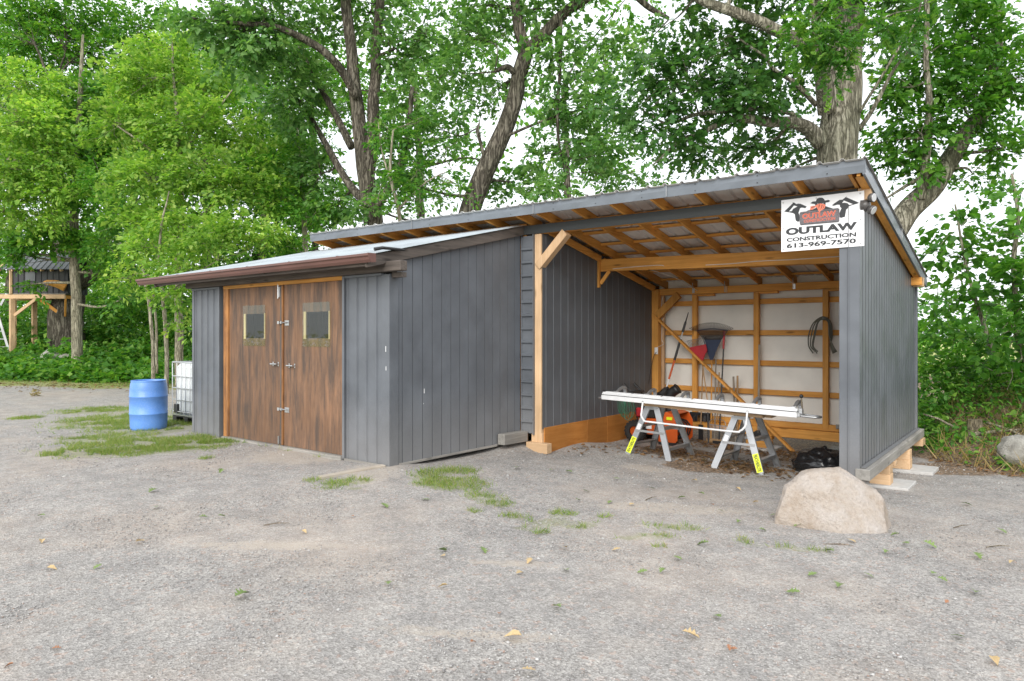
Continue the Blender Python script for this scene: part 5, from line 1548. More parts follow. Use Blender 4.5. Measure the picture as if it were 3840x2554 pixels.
def tube_path(mb, pts, n=10, sub=5, rough=0.0):
    P = bez([p for p in pts], sub) if len(pts) > 2 else pts
    C_ = [p[:3] for p in P]; Rr = [max(.004, p[3]) for p in P]
    if rough:
        C_ = [c + rough * np.array(mnoise.noise_vector(Vector(c) * 1.3)) for c in C_]
    mb.tube(C_, Rr, n)

def tree(name, label, trunks, blobs, leaf, bark='bark_dark', leaf_size=.11, width=.62, nl=26, spray=.55, tmpl=KITE, group='trees around the yard', twigs=True, droop=.25, cover=1.0, sides=12, cat='tree', rough=.05, sub_n=None):
    """trunks: skeletons [(x,y,z,r)...], first one rooted in the ground; blobs: (px,py,Z,rx_px,ry_px,k)"""
    NT[0] += 1
    r = np.random.default_rng(100 + NT[0])
    base = trunks[0][0]
    t = thing(name, label, cat, (base[0], base[1], gz(base[0], base[1])), group)
    mb = MB()
    skel = []
    for i, tr in enumerate(trunks):
        tube_path(mb, tr, sides if i == 0 or tr[0][3] > .12 else 7, 6, rough if tr[0][3] > .08 else rough * .6)
        skel += [p for p in (bez(tr, 4) if len(tr) > 2 else tr)]
    SK = np.array(skel)
    cs = []; ds = []
    for (px, py, Z, rx, ry, k) in blobs:
        c = at(px, py, Z); rm = rx * Z / FD; rym = ry * Z / FD; rz_ = max(.5, .8 * (rm + rym) / 2)
        n = int(max(4, cover * k * math.pi * rm * rym / (.42 * spray * spray)))
        # ellipsoid: across, depth, up
        p, d = ellipsoid_pts((0, 0, 0), (1, 1, 1), n, r)
        w = c[None] + p[:, :1] * rm * RGT[None] + p[:, 1:2] * rz_ * FWD[None] + p[:, 2:3] * rym * UPV[None]
        wd = unit(d[:, :1] * RGT[None] + d[:, 1:2] * FWD[None] + d[:, 2:3] * UPV[None] * .5 + .25 * unit(w - SK[np.argmin(np.linalg.norm(SK[:, :3] - c, axis=1)), :3]))
        ok = w[:, 2] > ground(w[:, 0], w[:, 1]) + .15
        # keep foliage out of the sheds
        inside = (w[:, 0] > -11.9) & (w[:, 0] < -1.2) & (w[:, 1] > 5.0) & (w[:, 1] < 13.2) & (w[:, 2] < 4.2)
        ok &= ~inside
        w, wd = w[ok], wd[ok]
        cs.append(w); ds.append(wd)
        if twigs and len(w):
            q = SK[np.argmin(np.linalg.norm(SK[:, :3] - c, axis=1) + .6 * np.maximum(0, SK[:, 2] - c[2]))]
            r0 = min(.055, max(.012, q[3] * .45))
            mid = (q[:3] + c) / 2 + r.normal(0, .12 * np.linalg.norm(c - q[:3]), 3) * np.array([1, 1, .6])
            tube_path(mb, [np.append(q[:3], r0), np.append(mid, r0 * .7), np.append(c, r0 * .4)], 6, 5)
            for j in r.permutation(len(w))[:max(3, len(w) // 6)]:
                e = w[j] + wd[j] * spray * .4
                st = c if r.random() < .6 else mid
                m2 = (st + e) / 2 + r.normal(0, .08, 3)
                mb.tube([st, m2, e], [r0 * .38, .008, .003], 4, False)
    mb.build('trunk', bark, t, smooth=True)
    if cs:
        c_ = np.concatenate(cs); d_ = np.concatenate(ds)
        V, F_ = sprays(c_, d_, nl, spray, leaf_size, width, tmpl, droop, seed=500 + NT[0])
        LEAFCOUNT[0] += len(F_)
        np_mesh('crown', V, F_, leaf, t)
    return t

def rooted(x, y, Z, r, *rest):
    """trunk that starts in the ground under the bearing x at distance Z, then follows the bearings"""
    p = at(x, y, Z)
    b = np.array([p[0], p[1], gz(p[0], p[1]) - .15, r])
    return [b] + [np.append(at(a, b_, c), d) for a, b_, c, d in rest]

# --- right-hand oak behind the open shed
oakT = rooted(1930, 1000, 13.6, 0.533, (1930, 700, 13.6, 0.430), (1930, 450, 13.6, 0.387), (1930, 330, 13.6, 0.370), (1940, 200, 13.7, 0.344), (1952, 80, 13.8, 0.310), (1958, -120, 14, 0.267), (1965, -400, 14.4, 0.172))
limbs = [path_px([(1895, 330, 13.5, 0.172), (1862, 292, 13.4, 0.138), (1825, 278, 13.3, 0.112), (1770, 282, 13.2, 0.095), (1700, 272, 13.2, 0.077), (1640, 290, 13.2, 0.052), (1560, 330, 13.2, 0.030), (1500, 378, 13.2, 0.015)]),
         path_px([(1905, 255, 13.4, 0.163), (1892, 170, 13.0, 0.138), (1885, 90, 12.6, 0.112), (1880, 0, 12.3, 0.095), (1875, -120, 12, 0.069)]),
         path_px([(1900, 150, 13.2, 0.129), (1850, 105, 12.9, 0.120), (1770, 60, 12.8, 0.107), (1690, 30, 12.8, 0.095), (1620, 5, 12.8, 0.086), (1540, -50, 12.8, 0.069)]),
         path_px([(1862, 292, 13.4, 0.060), (1820, 258, 13.3, 0.047), (1720, 250, 13.3, 0.043), (1610, 262, 13.3, 0.039), (1540, 285, 13.4, 0.026), (1490, 260, 13.5, 0.017)]),
         path_px([(1880, 240, 13.4, 0.052), (1830, 190, 13.2, 0.043), (1780, 160, 13.1, 0.039), (1760, 130, 13.0, 0.026), (1700, 90, 13, 0.017)]),
         path_px([(1975, 300, 13.6, 0.052), (2010, 250, 13.6, 0.043), (2060, 160, 13.6, 0.030), (2110, 90, 13.6, 0.017)]),
         path_px([(1980, 260, 13.3, 0.030), (2040, 160, 13.0, 0.026), (2110, 40, 12.8, 0.019), (2130, -30, 12.7, 0.013)])]
tree('oak_tree', 'thick pale barked oak trunk rising behind the right end of the open shed', [oakT] + limbs,
     [(1600, 200, 13.2, 95, 90, .9), (1520, 290, 13.2, 85, 60, .9), (1690, 185, 13.6, 90, 80, .9), (1770, 330, 14, 80, 45, .8), (1500, 150, 13.5, 70, 70, .6), (1640, 350, 13.4, 70, 35, .7), (1740, 225, 13.0, 80, 55, .9), (1810, 180, 13.6, 55, 70, .8),
      (1750, 70, 13.4, 80, 55, .8), (1560, 40, 13.5, 80, 45, .5), (1660, 90, 13.4, 80, 55, .7), (1450, 225, 13.4, 60, 50, .7), (1580, 345, 13.3, 55, 40, .8), (2060, 60, 13.6, 70, 60, .8), (1850, 320, 14.5, 50, 50, .6), (1840, 380, 14.5, 45, 25, .5), (1900, -60, 13, 200, 60, .7), (1690, -60, 13, 160, 60, .7)],
     'leaf_oak', 'bark_oak', .15, .8, 20, .5, OAK8, droop=.35, sides=28, rough=.06, cover=3.6)
# foliage of the same oak hanging close, larger leaves: belongs to an overhanging bough
tree('oak_bough_tree', 'oak bough with large lobed leaves hanging in front of the thick trunk', [rooted(1905, 1000, 13.1, .05, (1905, 600, 13.2, .04), (1900, 300, 12.9, .05), (1895, 150, 12.2, .05), (1885, 60, 11.5, .04), (1880, -30, 11, .03))],
     [(1885, 40, 11.0, 60, 60, 1.6), (1840, 100, 11.2, 50, 45, 1.3), (1930, 110, 11.0, 45, 55, 1.3), (1985, 70, 11.2, 60, 40, 1.1), (1905, 170, 11.4, 35, 40, 1.2), (1950, 20, 11.0, 70, 40, 1.3), (2060, 30, 11.6, 70, 40, .8)],
     'leaf_mid', 'bark_oak', .16, .8, 16, .42, LOBED, droop=.5, sides=8, cover=1.5)
# --- leaning tree on the far right
tree('leaning_tree', 'leaning grey trunk behind the right roof edge of the open shed',
     [rooted(1990, 1000, 16, .36, (2010, 640, 16, .30), (2075, 510, 16, .27), (2140, 435, 16, .25), (2180, 380, 16, .22), (2215, 320, 16, .20), (2265, 250, 16, .17), (2290, 150, 16.2, .13), (2300, 0, 16.4, .1), (2310, -150, 16.6, .06)),
      path_px([(2120, 460, 15.8, .11), (2130, 380, 15.6, .09), (2140, 250, 15.4, .075), (2135, 120, 15.2, .06), (2130, -20, 15, .05)]),
      path_px([(2180, 390, 15.9, .08), (2120, 410, 15.7, .05), (2060, 445, 15.6, .03), (2020, 470, 15.6, .015)]),
      path_px([(2240, 280, 16, .08), (2290, 230, 15.8, .06), (2350, 190, 15.6, .04)])],
     [(2130, 130, 15.6, 80, 95, 1.0), (2240, 90, 16, 90, 90, 1.0), (2220, 240, 15.6, 85, 85, 1.1), (2110, 300, 15.6, 70, 75, .9), (2320, 180, 15.4, 70, 110, 1.1), (2125, 395, 15.8, 60, 45, .6), (2310, 340, 15.4, 60, 60, .9), (2060, 200, 15.6, 55, 70, .8), (2200, -10, 15.6, 150, 60, .9), (2060, 350, 16.2, 50, 50, .6), (2240, 400, 15.8, 50, 40, .7), (2020, 330, 16, 45, 60, .6)],
     'leaf_deep', 'bark_oak', .15, .62, 24, .55, KITE, droop=.3, sides=16, cover=3.4)
# --- saplings and shrubs at the right edge
tree('sapling', 'slim pale sapling with broad leaves at the right edge of the photo',
     [rooted(2335, 990, 12, .05, (2330, 930, 12, .04), (2300, 860, 12, .04), (2280, 790, 12, .036), (2255, 720, 12, .032), (2235, 650, 12, .028), (2215, 560, 12, .02), (2200, 470, 12, .014))],
     [(2215, 520, 12, 60, 45, 1.1), (2180, 590, 12.2, 45, 45, 1.1), (2290, 590, 11.8, 60, 45, 1.2), (2160, 690, 12.6, 35, 50, 1.0), (2240, 660, 11.8, 55, 35, 1.2), (2310, 700, 11.6, 55, 40, 1.2), (2200, 770, 12.4, 55, 40, 1.2), (2290, 780, 11.6, 60, 35, 1.1), (2260, 835, 12, 60, 30, 1.1), (2170, 840, 13, 40, 40, 1.1)],
     'leaf_deep', 'bark_thin', .125, .95, 16, .42, OVATE, group='saplings by the right wall', sides=8, rough=.02, cover=2.2)
tree('sapling', 'second slim sapling with a bent grey stem, cut by the right frame edge',
     [rooted(2400, 1000, 11.5, .06, (2390, 900, 11.5, .055), (2350, 800, 11.5, .05), (2340, 700, 11.5, .045), (2335, 600, 11.5, .04), (2345, 500, 11.5, .03), (2330, 400, 11.5, .02))],
     [(2340, 460, 11.5, 55, 50, 1.1), (2330, 540, 11.3, 45, 40, 1.0), (2345, 640, 11, 45, 45, 1.2), (2340, 760, 11, 45, 45, 1.1), (2330, 850, 11, 50, 35, 1.1), (2400, 700, 11, 60, 120, 1.0)],
     'leaf_deep', 'bark_thin', .125, .95, 16, .42, OVATE, group='saplings by the right wall', sides=8, rough=.02, cover=2.2)
# --- middle leaning tree
tree('ash_tree', 'dark leaning trunk that forks above the middle of the roof',
     [rooted(1030, 1000, 17.5, 0.361, (1050, 640, 17.5, 0.292), (1085, 480, 17.5, 0.267), (1120, 390, 17.5, 0.249), (1160, 300, 17.5, 0.224), (1185, 220, 17.5, 0.206), (1200, 160, 17.5, 0.198), (1213, 112, 17.5, 0.189)),
      path_px([(1213, 115, 17.5, 0.163), (1196, 60, 17.5, 0.146), (1185, 0, 17.5, 0.129), (1178, -100, 17.5, 0.103)]),
      path_px([(1213, 115, 17.5, 0.163), (1245, 88, 17.4, 0.146), (1290, 38, 17.3, 0.129), (1340, 2, 17.2, 0.120), (1420, -35, 17, 0.103), (1500, 20, 17, 0.069), (1540, 45, 17, 0.043)]),
      path_px([(1125, 390, 17.4, 0.052), (1108, 330, 17.3, 0.043), (1100, 300, 17.2, 0.052), (1104, 280, 17.2, 0.017)]),
      path_px([(1185, 170, 17.4, 0.077), (1170, 155, 17.3, 0.077), (1140, 165, 17.2, 0.043)]),
      path_px([(1290, 38, 17.2, 0.052), (1290, 150, 17.1, 0.043), (1285, 300, 17, 0.039), (1300, 400, 17, 0.017)]),
      path_px([(1150, 320, 17.4, 0.043), (1230, 285, 17.3, 0.034), (1330, 255, 17.2, 0.026), (1420, 250, 17, 0.017)])],
     [(1090, 90, 17.5, 70, 85, .6), (1290, 120, 17.2, 75, 75, .65), (1370, 230, 17, 80, 75, .8), (1330, 330, 17, 80, 60, .75), (1420, 340, 16.5, 65, 55, .7), (1020, 300, 18, 60, 70, .45), (960, 430, 18, 80, 40, .7), (1270, 430, 17, 70, 30, .7), (1120, 10, 17.5, 110, 40, .7), (1390, 90, 17, 60, 55, .5), (1270, 230, 17.2, 45, 60, .6), (1080, 220, 17.8, 40, 60, .45), (1240, 20, 17.5, 60, 40, .7), (1240, 370, 17.4, 45, 45, .6), (1460, 110, 17, 55, 50, .4), (1310, -60, 17, 200, 50, .6), (1500, 420, 16.5, 50, 30, .5), (1040, 160, 17.6, 60, 60, .6), (1150, 200, 18.4, 45, 70, .5), (1400, 420, 16.6, 60, 35, .6), (1180, 420, 18, 50, 40, .6)],
     'leaf_grey', 'bark_dark', .15, .6, 24, .5, KITE, droop=.5, sides=18, cover=3.5)
tree('light_sapling', 'sparse light green sapling just behind the middle of the roof',
     [rooted(930, 1000, 17, .07, (928, 640, 17, .06), (920, 500, 17, .05), (900, 400, 17, .04), (905, 300, 17, .02)), path_px([(918, 480, 17, .03), (980, 420, 17, .02), (1040, 390, 17, .01)]), path_px([(905, 430, 17, .03), (880, 350, 17, .02), (870, 280, 17, .01)])],
     [(900, 420, 17, 60, 45, 1.0), (960, 390, 17, 55, 40, 1.0), (1020, 420, 17.2, 55, 35, .9), (880, 320, 17.2, 45, 45, .9), (960, 460, 16.8, 60, 28, 1.0), (940, 300, 17.4, 50, 45, .8), (1060, 460, 17, 40, 22, .8), (870, 460, 17, 35, 28, .9), (1010, 330, 17.6, 45, 40, .7)],
     'leaf_mid', 'bark_thin', .11, .62, 24, .45, KITE, group='young trees at the wood edge', droop=.3, rough=.03, cover=1.5)
# --- left-centre tree with a long arching bough
tree('maple_tree', 'dark many stemmed tree with a long arching bough left of centre',
     [rooted(862, 1000, 19, .42, (862, 640, 19, .31), (858, 500, 19, .27), (842, 400, 19, .23), (828, 300, 19, .20), (815, 180, 19, .17), (803, 80, 19, .15), (795, -60, 19, .14)),
      path_px([(845, 420, 19, .2), (858, 330, 19, .18), (862, 220, 19.1, .16), (868, 100, 19.2, .14), (882, -40, 19.3, .11)]),
      path_px([(822, 225, 18.8, .12), (795, 175, 18.5, .12), (760, 135, 18.2, .11), (710, 95, 18, .10), (650, 70, 17.8, .085), (590, 57, 17.6, .07), (520, 52, 17.5, .05), (440, 42, 17.4, .03)]),
      path_px([(810, 340, 19.2, .12), (770, 260, 19.6, .1), (720, 170, 20, .08), (680, 80, 20.4, .06)]),
      path_px([(850, 470, 19, .14), (800, 420, 19.5, .11), (750, 330, 20, .09), (700, 240, 20.4, .06)]),
      path_px([(862, 480, 19, .16), (905, 420, 18.8, .12), (935, 330, 18.6, .09), (950, 200, 18.5, .06)])],
     [(560, 80, 17.8, 110, 60, .8), (480, 50, 17.5, 90, 45, .8), (690, 230, 20, 90, 85, .7), (650, 140, 19, 90, 60, .7), (915, 110, 19, 65, 80, .6), (960, 220, 18.8, 70, 70, .55), (930, 380, 18.8, 70, 65, .6), (740, 400, 20.5, 60, 70, .6), (980, 80, 19, 75, 65, .5), (740, 60, 20, 70, 60, .5), (900, 300, 18.6, 50, 70, .5), (850, 30, 20, 90, 50, .5), (610, 20, 18, 140, 45, .8), (560, 140, 17.8, 70, 40, .6), (770, 470, 20, 60, 40, .7), (830, 470, 18.2, 40, 30, .6), (800, -50, 19, 250, 50, .6)],
     'leaf_grey', 'bark_dark', .15, .7, 24, .52, KITE, droop=.4, sides=18, cover=3.7)
# --- bright young trees on the left
tree('young_elm', 'bright green young tree with layered leaves left of the closed shed',
     [rooted(412, 830, 21, .13, (412, 740, 21, .12), (410, 620, 21, .11), (416, 480, 21, .09), (412, 330, 21.2, .07), (400, 180, 21.5, .045), (395, 90, 21.7, .02)),
      path_px([(412, 560, 21, .05), (480, 480, 20.6, .04), (560, 430, 20.2, .02)]), path_px([(414, 420, 21, .05), (340, 340, 20.6, .04), (270, 290, 20.4, .02)]), path_px([(412, 360, 21, .05), (480, 280, 21, .035), (540, 200, 21.2, .02)])],
     [(330, 180, 21.8, 105, 75, 1.1), (265, 280, 21, 85, 60, 1.1), (430, 290, 20.8, 105, 80, 1.1), (350, 410, 20, 110, 65, 1.1), (480, 200, 22, 85, 65, 1.0), (560, 420, 20, 90, 65, 1.1), (430, 520, 19.2, 110, 50, 1.1), (560, 320, 21, 90, 65, 1.0), (470, 400, 19.8, 80, 50, 1.0), (330, 510, 20, 75, 45, 1.0), (390, 110, 22, 80, 50, .9)],
     'leaf_bright', 'bark_thin', .14, .6, 28, .62, KITE, group='young trees at the wood edge', droop=.3, rough=.03, cover=4.6)
tree('young_elm', 'yellow green young tree with drooping layers just above the gutter end',
     [rooted(383, 870, 18.5, .06, (383, 800, 18.5, .055), (376, 700, 18.5, .05), (366, 620, 18.5, .04), (372, 520, 18.5, .03), (390, 440, 18.5, .015)),
      path_px([(374, 690, 18.5, .03), (430, 640, 18.2, .02), (500, 600, 18, .012)])],
     [(470, 560, 18, 80, 26, 1.1), (400, 610, 18, 70, 28, 1.1), (330, 570, 18.6, 60, 32, 1.0), (540, 520, 18.4, 70, 30, 1.0), (390, 680, 18, 45, 28, .8), (620, 540, 18.8, 60, 28, .9), (300, 640, 18.8, 45, 28, .8), (420, 745, 18.3, 28, 20, .7)],
     'leaf_bright', 'bark_thin', .125, .6, 24, .5, KITE, group='young trees at the wood edge', droop=.35, rough=.03, cover=4.6)
tree('young_elm', 'thin leaning pole tree in the cluster left of the blue drum',
     [rooted(352, 850, 21.5, .06, (352, 790, 21.5, .055), (343, 700, 21.5, .05), (330, 620, 21.8, .04), (322, 520, 22, .03)), path_px([(362, 860, 21, .04), (360, 760, 21, .04), (352, 660, 21, .03)])],
     [(300, 470, 22.4, 75, 50, 1.0), (250, 560, 22.4, 60, 40, .9), (320, 400, 23, 70, 50, .9), (235, 420, 23, 60, 50, .9), (270, 500, 22, 50, 40, .9)],
     'leaf_mid', 'bark_thin', .12, .55, 26, .6, KITE, group='young trees at the wood edge', rough=.03, cover=4.6)
tree('young_ash', 'mid green feathery young tree behind the closed shed roof',
     [rooted(705, 900, 21, .10, (705, 640, 21, .09), (700, 480, 21, .08), (690, 360, 21.2, .06), (680, 260, 21.4, .03))],
     [(640, 460, 20.5, 75, 55, 1.0), (690, 360, 21, 70, 60, .9), (720, 500, 20, 55, 35, .9), (600, 250, 22, 75, 55, .8), (650, 560, 20, 60, 30, 1.0), (610, 390, 20.6, 55, 50, .9), (780, 470, 20.4, 35, 35, .7)],
     'leaf_mid', 'bark_thin', .15, .46, 26, .6, KITE, group='young trees at the wood edge', rough=.03, cover=4.6)
tree('slender_tree', 'slender mottled trunk standing in front of the tree house trunk',
     [rooted(178, 845, 25, .19, (177, 800, 25, .18), (175, 700, 25, .17), (172, 600, 25, .16), (172, 480, 25, .14), (178, 350, 25, .11), (185, 200, 25, .08), (190, 80, 25, .04))],
     [(215, 560, 24.6, 60, 45, 1.1), (260, 620, 24.4, 45, 35, 1.0), (130, 540, 24.6, 60, 40, 1.0), (190, 430, 25, 85, 65, 1.0), (150, 330, 25.4, 90, 65, 1.0), (230, 330, 25.4, 70, 60, .9), (190, 220, 25.6, 80, 60, .9), (60, 560, 25, 55, 30, .9), (280, 690, 24, 35, 22, .8), (45, 585, 25.6, 45, 14, .8), (75, 655, 25.6, 35, 14, .5), (30, 600, 25.8, 25, 16, .5)],
     'leaf_mid', 'bark_thin', .17, .7, 24, .65, KITE, group='trees by the tree house', rough=.03, cover=4.6)
tree('yellow_tree', 'pale yellow green tree filling the upper left corner',
     [rooted(-45, 850, 24, .12, (-40, 700, 24, .11), (-20, 520, 24, .1), (20, 380, 24, .08), (40, 220, 24, .05))],
     [(60, 280, 23, 105, 60, 1.1), (30, 390, 22.6, 90, 55, 1.1), (110, 440, 23, 85, 45, 1.0), (60, 190, 23.6, 95, 50, 1.0), (10, 480, 22.6, 60, 45, 1.0), (120, 350, 23.4, 60, 50, 1.0), (90, 500, 22.8, 60, 28, .9)],
     'leaf_bright', 'bark_thin', .145, .6, 26, .62, KITE, group='young trees at the wood edge', rough=.03, cover=4.6)
tree('old_maple', 'very thick forked dark trunk carrying the tree house',
     [rooted(152, 820, 28, .72, (152, 760, 28, .66), (158, 690, 28, .58), (162, 630, 28, .52), (150, 575, 28, .4), (140, 500, 28, .32), (130, 400, 28, .25), (120, 200, 28, .16)),
      path_px([(165, 650, 27.9, .42), (205, 640, 27.8, .3), (225, 600, 27.8, .26), (255, 500, 27.8, .2), (300, 350, 27.8, .14), (330, 200, 27.8, .08)])],
     [(200, 120, 30, 150, 85, 1.0), (60, 80, 30, 120, 80, 1.0), (330, 60, 30, 120, 65, .9), (40, 230, 30, 95, 80, 1.0), (220, 250, 29.5, 110, 80, .9), (330, 280, 29, 90, 70, .9), (150, 20, 30, 150, 50, .9), (60, 350, 30.5, 110, 80, .9), (390, 180, 30, 80, 80, .8), (460, 100, 31, 90, 70, .8)],
     'leaf_mid', 'bark_dark', .17, .62, 24, .8, KITE, group='trees by the tree house', sides=20, rough=.12, cover=4.6)
for i, (x, Z, lab) in enumerate(((470, 30, 'background tree filling the gap behind the bright young elm'), (600, 31, 'background tree behind the arching bough'), (300, 36, 'background tree deep in the wood right of the tree house'), (20, 37, 'background tree deep in the wood behind the tree house ladder'), (720, 33, 'background tree deep behind the roof of the closed shed'), (960, 27, 'background tree seen through the gaps left of the leaning trunk'), (1300, 28, 'background tree seen through the gaps right of the leaning trunk'))):
    bl = []
    rr_ = np.random.default_rng(40 + i)
    for k in range(9):
        bl.append((x + rr_.uniform(-110, 110) * (1 if i < 5 else 1.6), (120 + k * 62 if i < 5 else 20 + k * 52) + rr_.uniform(-30, 30), Z + rr_.uniform(-1.5, 1.5), rr_.uniform(70, 105), rr_.uniform(45, 65), .75 if i < 5 else .28))
    tree('wood_tree', lab, [rooted(x, 830, Z, .2, (x, 700, Z, .18), (x + 8, 450, Z, .15), (x - 5, 200, Z, .1))], bl, ('leaf_mid', 'leaf_deep')[i % 2], 'bark_dark', .22, .65, 22, .85, KITE, group='trees deep in the wood', rough=.08, cover=3.4)

# --- undergrowth and ground cover: nobody could count it
def cover_mass(name, label, gen, n, leaf, leaf_size, spray, nl, tmpl, width, seed):
    r = np.random.default_rng(seed)
    c = gen(r, n)
    out = unit(r.normal(0, 1, (len(c), 3)) * np.array([1, 1, .4]) - .4 * FWD[None])
    V, F_ = sprays(c, out, nl, spray, leaf_size, width, tmpl, .3, seed=seed)
    o = np_mesh(name, V, F_, leaf)
    o['kind'] = 'stuff'; o['label'] = label; o['category'] = 'undergrowth'
    LEAFCOUNT[0] += len(F_)
    return o
def band(L0, L1, Z0, Z1, h0, h1, taper=True, slope=.0):
    def f(r, n):
        L = r.uniform(L0, L1, n); Z = Z0 + (Z1 - Z0) * r.uniform(0, 1, n)
        Z = Z + slope * (L - L0)
        p = L[:, None] * RGT[None] + Z[:, None] * FWD[None]
        f_ = np.clip((Z - Z0 - slope * (L - L0)) / (Z1 - Z0), 0, 1)
        top = h0 + (h1 - h0) * (f_ if taper else 1)
        nz = np.array([mnoise.noise(Vector((a * .8, b * .8, 5.0))) for a, b in zip(p[:, 0], p[:, 1])])
        top = np.maximum(.08, top * (1 + .7 * nz))
        p[:, 2] = ground(p[:, 0], p[:, 1]) + top * r.uniform(0, 1, n) ** .7
        return p
    return f
cover_mass('undergrowth', 'low leafy ground cover along the edge of the wood', band(-25, -8.0, 24.3, 28, .25, .9, slope=-.13), 2600, 'leaf_mid', .17, .5, 16, KITE, .85, 61)
cover_mass('undergrowth', 'tall leafy thicket under the trees of the wood', band(-26, -8.5, 28, 33, 1.6, 3.6), 2600, 'leaf_mid', .17, .6, 18, KITE, .65, 62)
cover_mass('undergrowth', 'bright thicket at the back of the wood', band(-34, -8.5, 37, 43, 4.0, 6.0), 1600, 'leaf_bright', .24, .9, 18, KITE, .65, 63)
def bank_gen(e0, e1, h0, h1, x0=-1.7, x1=6.0):
    def f(r, n):
        e = r.uniform(e0, e1, n); s = r.uniform(x0, x1, n)
        x = s; y = 12.1 + (e - (x + 1.46) * .58) / .82
        p = np.stack([x, y, np.zeros(n)], 1)
        nz = np.array([mnoise.noise(Vector((a * 1.1, b * 1.1, 2.0))) for a, b in zip(x, y)])
        top = (h0 + (h1 - h0) * (e - e0) / (e1 - e0)) * np.maximum(.15, 1 + 1.2 * nz)
        p[:, 2] = ground(x, y) + .03 + top * r.uniform(0, 1, n)
        return p[(x > -1.45) | (y > 13.1)]
    return f
def shrub_pts(r, n):
    y = r.uniform(12.95, 16.5, n); x = -.132 * y + .05 + r.uniform(0, 1, n) ** 1.5 * 2.2
    return np.stack([x, y, ground(x, y) + .05 + r.uniform(0, 1, n) * (.2 + .42 * (y - 12.9))], 1)
cover_mass('undergrowth', 'weeds growing on the earth bank right of the open shed', bank_gen(.3, 2.8, .08, .28), 620, 'leaf_mid', .075, .24, 12, OVATE, .7, 64)
cover_mass('undergrowth', 'dense weeds on top of the earth bank below the saplings', bank_gen(2.2, 5.0, .22, .5), 1300, 'leaf_mid', .075, .3, 14, OVATE, .6, 65)
cover_mass('undergrowth', 'tall shrubs in the distance beyond the earth bank', band(5.5, 24, 26, 31, .6, 1.3), 600, 'leaf_mid', .15, .6, 16, KITE, .65, 66)
cover_mass('undergrowth', 'far hedge beyond the field', band(10, 120, 70, 76, 3.0, 6.0), 1500, 'leaf_deep', .6, 2.2, 14, KITE, .7, 67)
cover_mass('undergrowth', 'leafy shrubs hugging the rear corner of the open shed', lambda r, n: shrub_pts(r, n), 300, 'leaf_mid', .10, .4, 16, OVATE, .7, 68)

# dead stems, roots and a stump in the bank
dm = MB(); r = np.random.default_rng(5)
for k in range(150):
    x = r.uniform(-1.4, 1.6); e = r.uniform(.1, 2.6); y = 12.1 + (e - (x + 1.46) * .58) / .82
    z = gz(x, y); a = r.uniform(0, 6.28); l = r.uniform(.12, .5)
    p0 = np.array([x, y, z + .02]); p1 = p0 + np.array([l * math.cos(a), l * math.sin(a) * .5, r.uniform(-.02, .16)])
    dm.tube([p0, (p0 + p1) / 2 + r.normal(0, .03, 3), p1], [.008, .006, .003], 4)
o = dm.build('dead_stems', 'twig'); o['kind'] = 'stuff'; o['label'] = 'dead stems and roots littering the earth bank'; o['category'] = 'undergrowth'
p = onG(2245, 1000); sx_, sy_ = float(p[0]), float(p[1])
sz_ = gz(sx_, sy_)
tag(MB().lathe((sx_, sy_, sz_ - .05), [(.20, 0), (.13, .10), (.105, .25), (.10, .33), (.0, .335)], 12).build('tree_stump', 'twig', smooth=False), 'small sawn stump among roots on the earth bank', 'stump')
for k, (a, b, rr1, lab) in enumerate((((-.95, 13.0), (-.25, 13.05), .03, 'bare root lying level across the earth bank below the stump'), ((-.75, 13.35), (-.30, 12.9), .025, 'bare root slanting down from the stump'))):
    tag(MB().tube(bez([(a[0], a[1], gz(*a) + .10), ((a[0] + b[0]) / 2, (a[1] + b[1]) / 2, gz((a[0] + b[0]) / 2, (a[1] + b[1]) / 2) + .09), (b[0], b[1], gz(*b) + .05)], 5), [rr1 * (1 - .05 * i) for i in range(11)], 7).build('bare_root', 'bark_thin', smooth=True), lab, 'root')
tag(MB().tube([(-1.60, 13.2, gz(-1.6, 13.2) + .52), (-1.38, 13.15, gz(-1.38, 13.15) + .40), (-1.16, 13.1, gz(-1.16, 13.1) + .22)], [.014, .017, .019], 7).build('cut_branch', 'bark_thin', smooth=True), 'pale broken branch sticking out behind the rear shed corner', 'branch')
q2 = onG(2362, 1000)
M_rock2 = blob(q2[0], q2[1], q2[2] + .10, .34, .3, .27, 8.8, 4, .18, 1.6)
tag(link('boulder', M_rock2, 'rock_grey', None, True), 'grey boulder in the weeds at the right frame edge', 'boulder')
q = at(128, 812, 26.3); g_ = gz(q[0], q[1])
tag(link('boulder', blob(q[0], q[1], g_ + .15, .9, .7, .55, 2.2, 4, .2, 1.5), 'rock_grey', None, True), 'flat grey boulder at the foot of the slender trunk', 'boulder')
q = at(195, 815, 27.0); g_ = gz(q[0], q[1])
tag(link('boulder', blob(q[0], q[1], g_ + .15, .7, .5, .45, 6.1, 4, .2, 1.5), 'rock_grey', None, True), 'half hidden grey boulder right of the slender trunk', 'boulder')

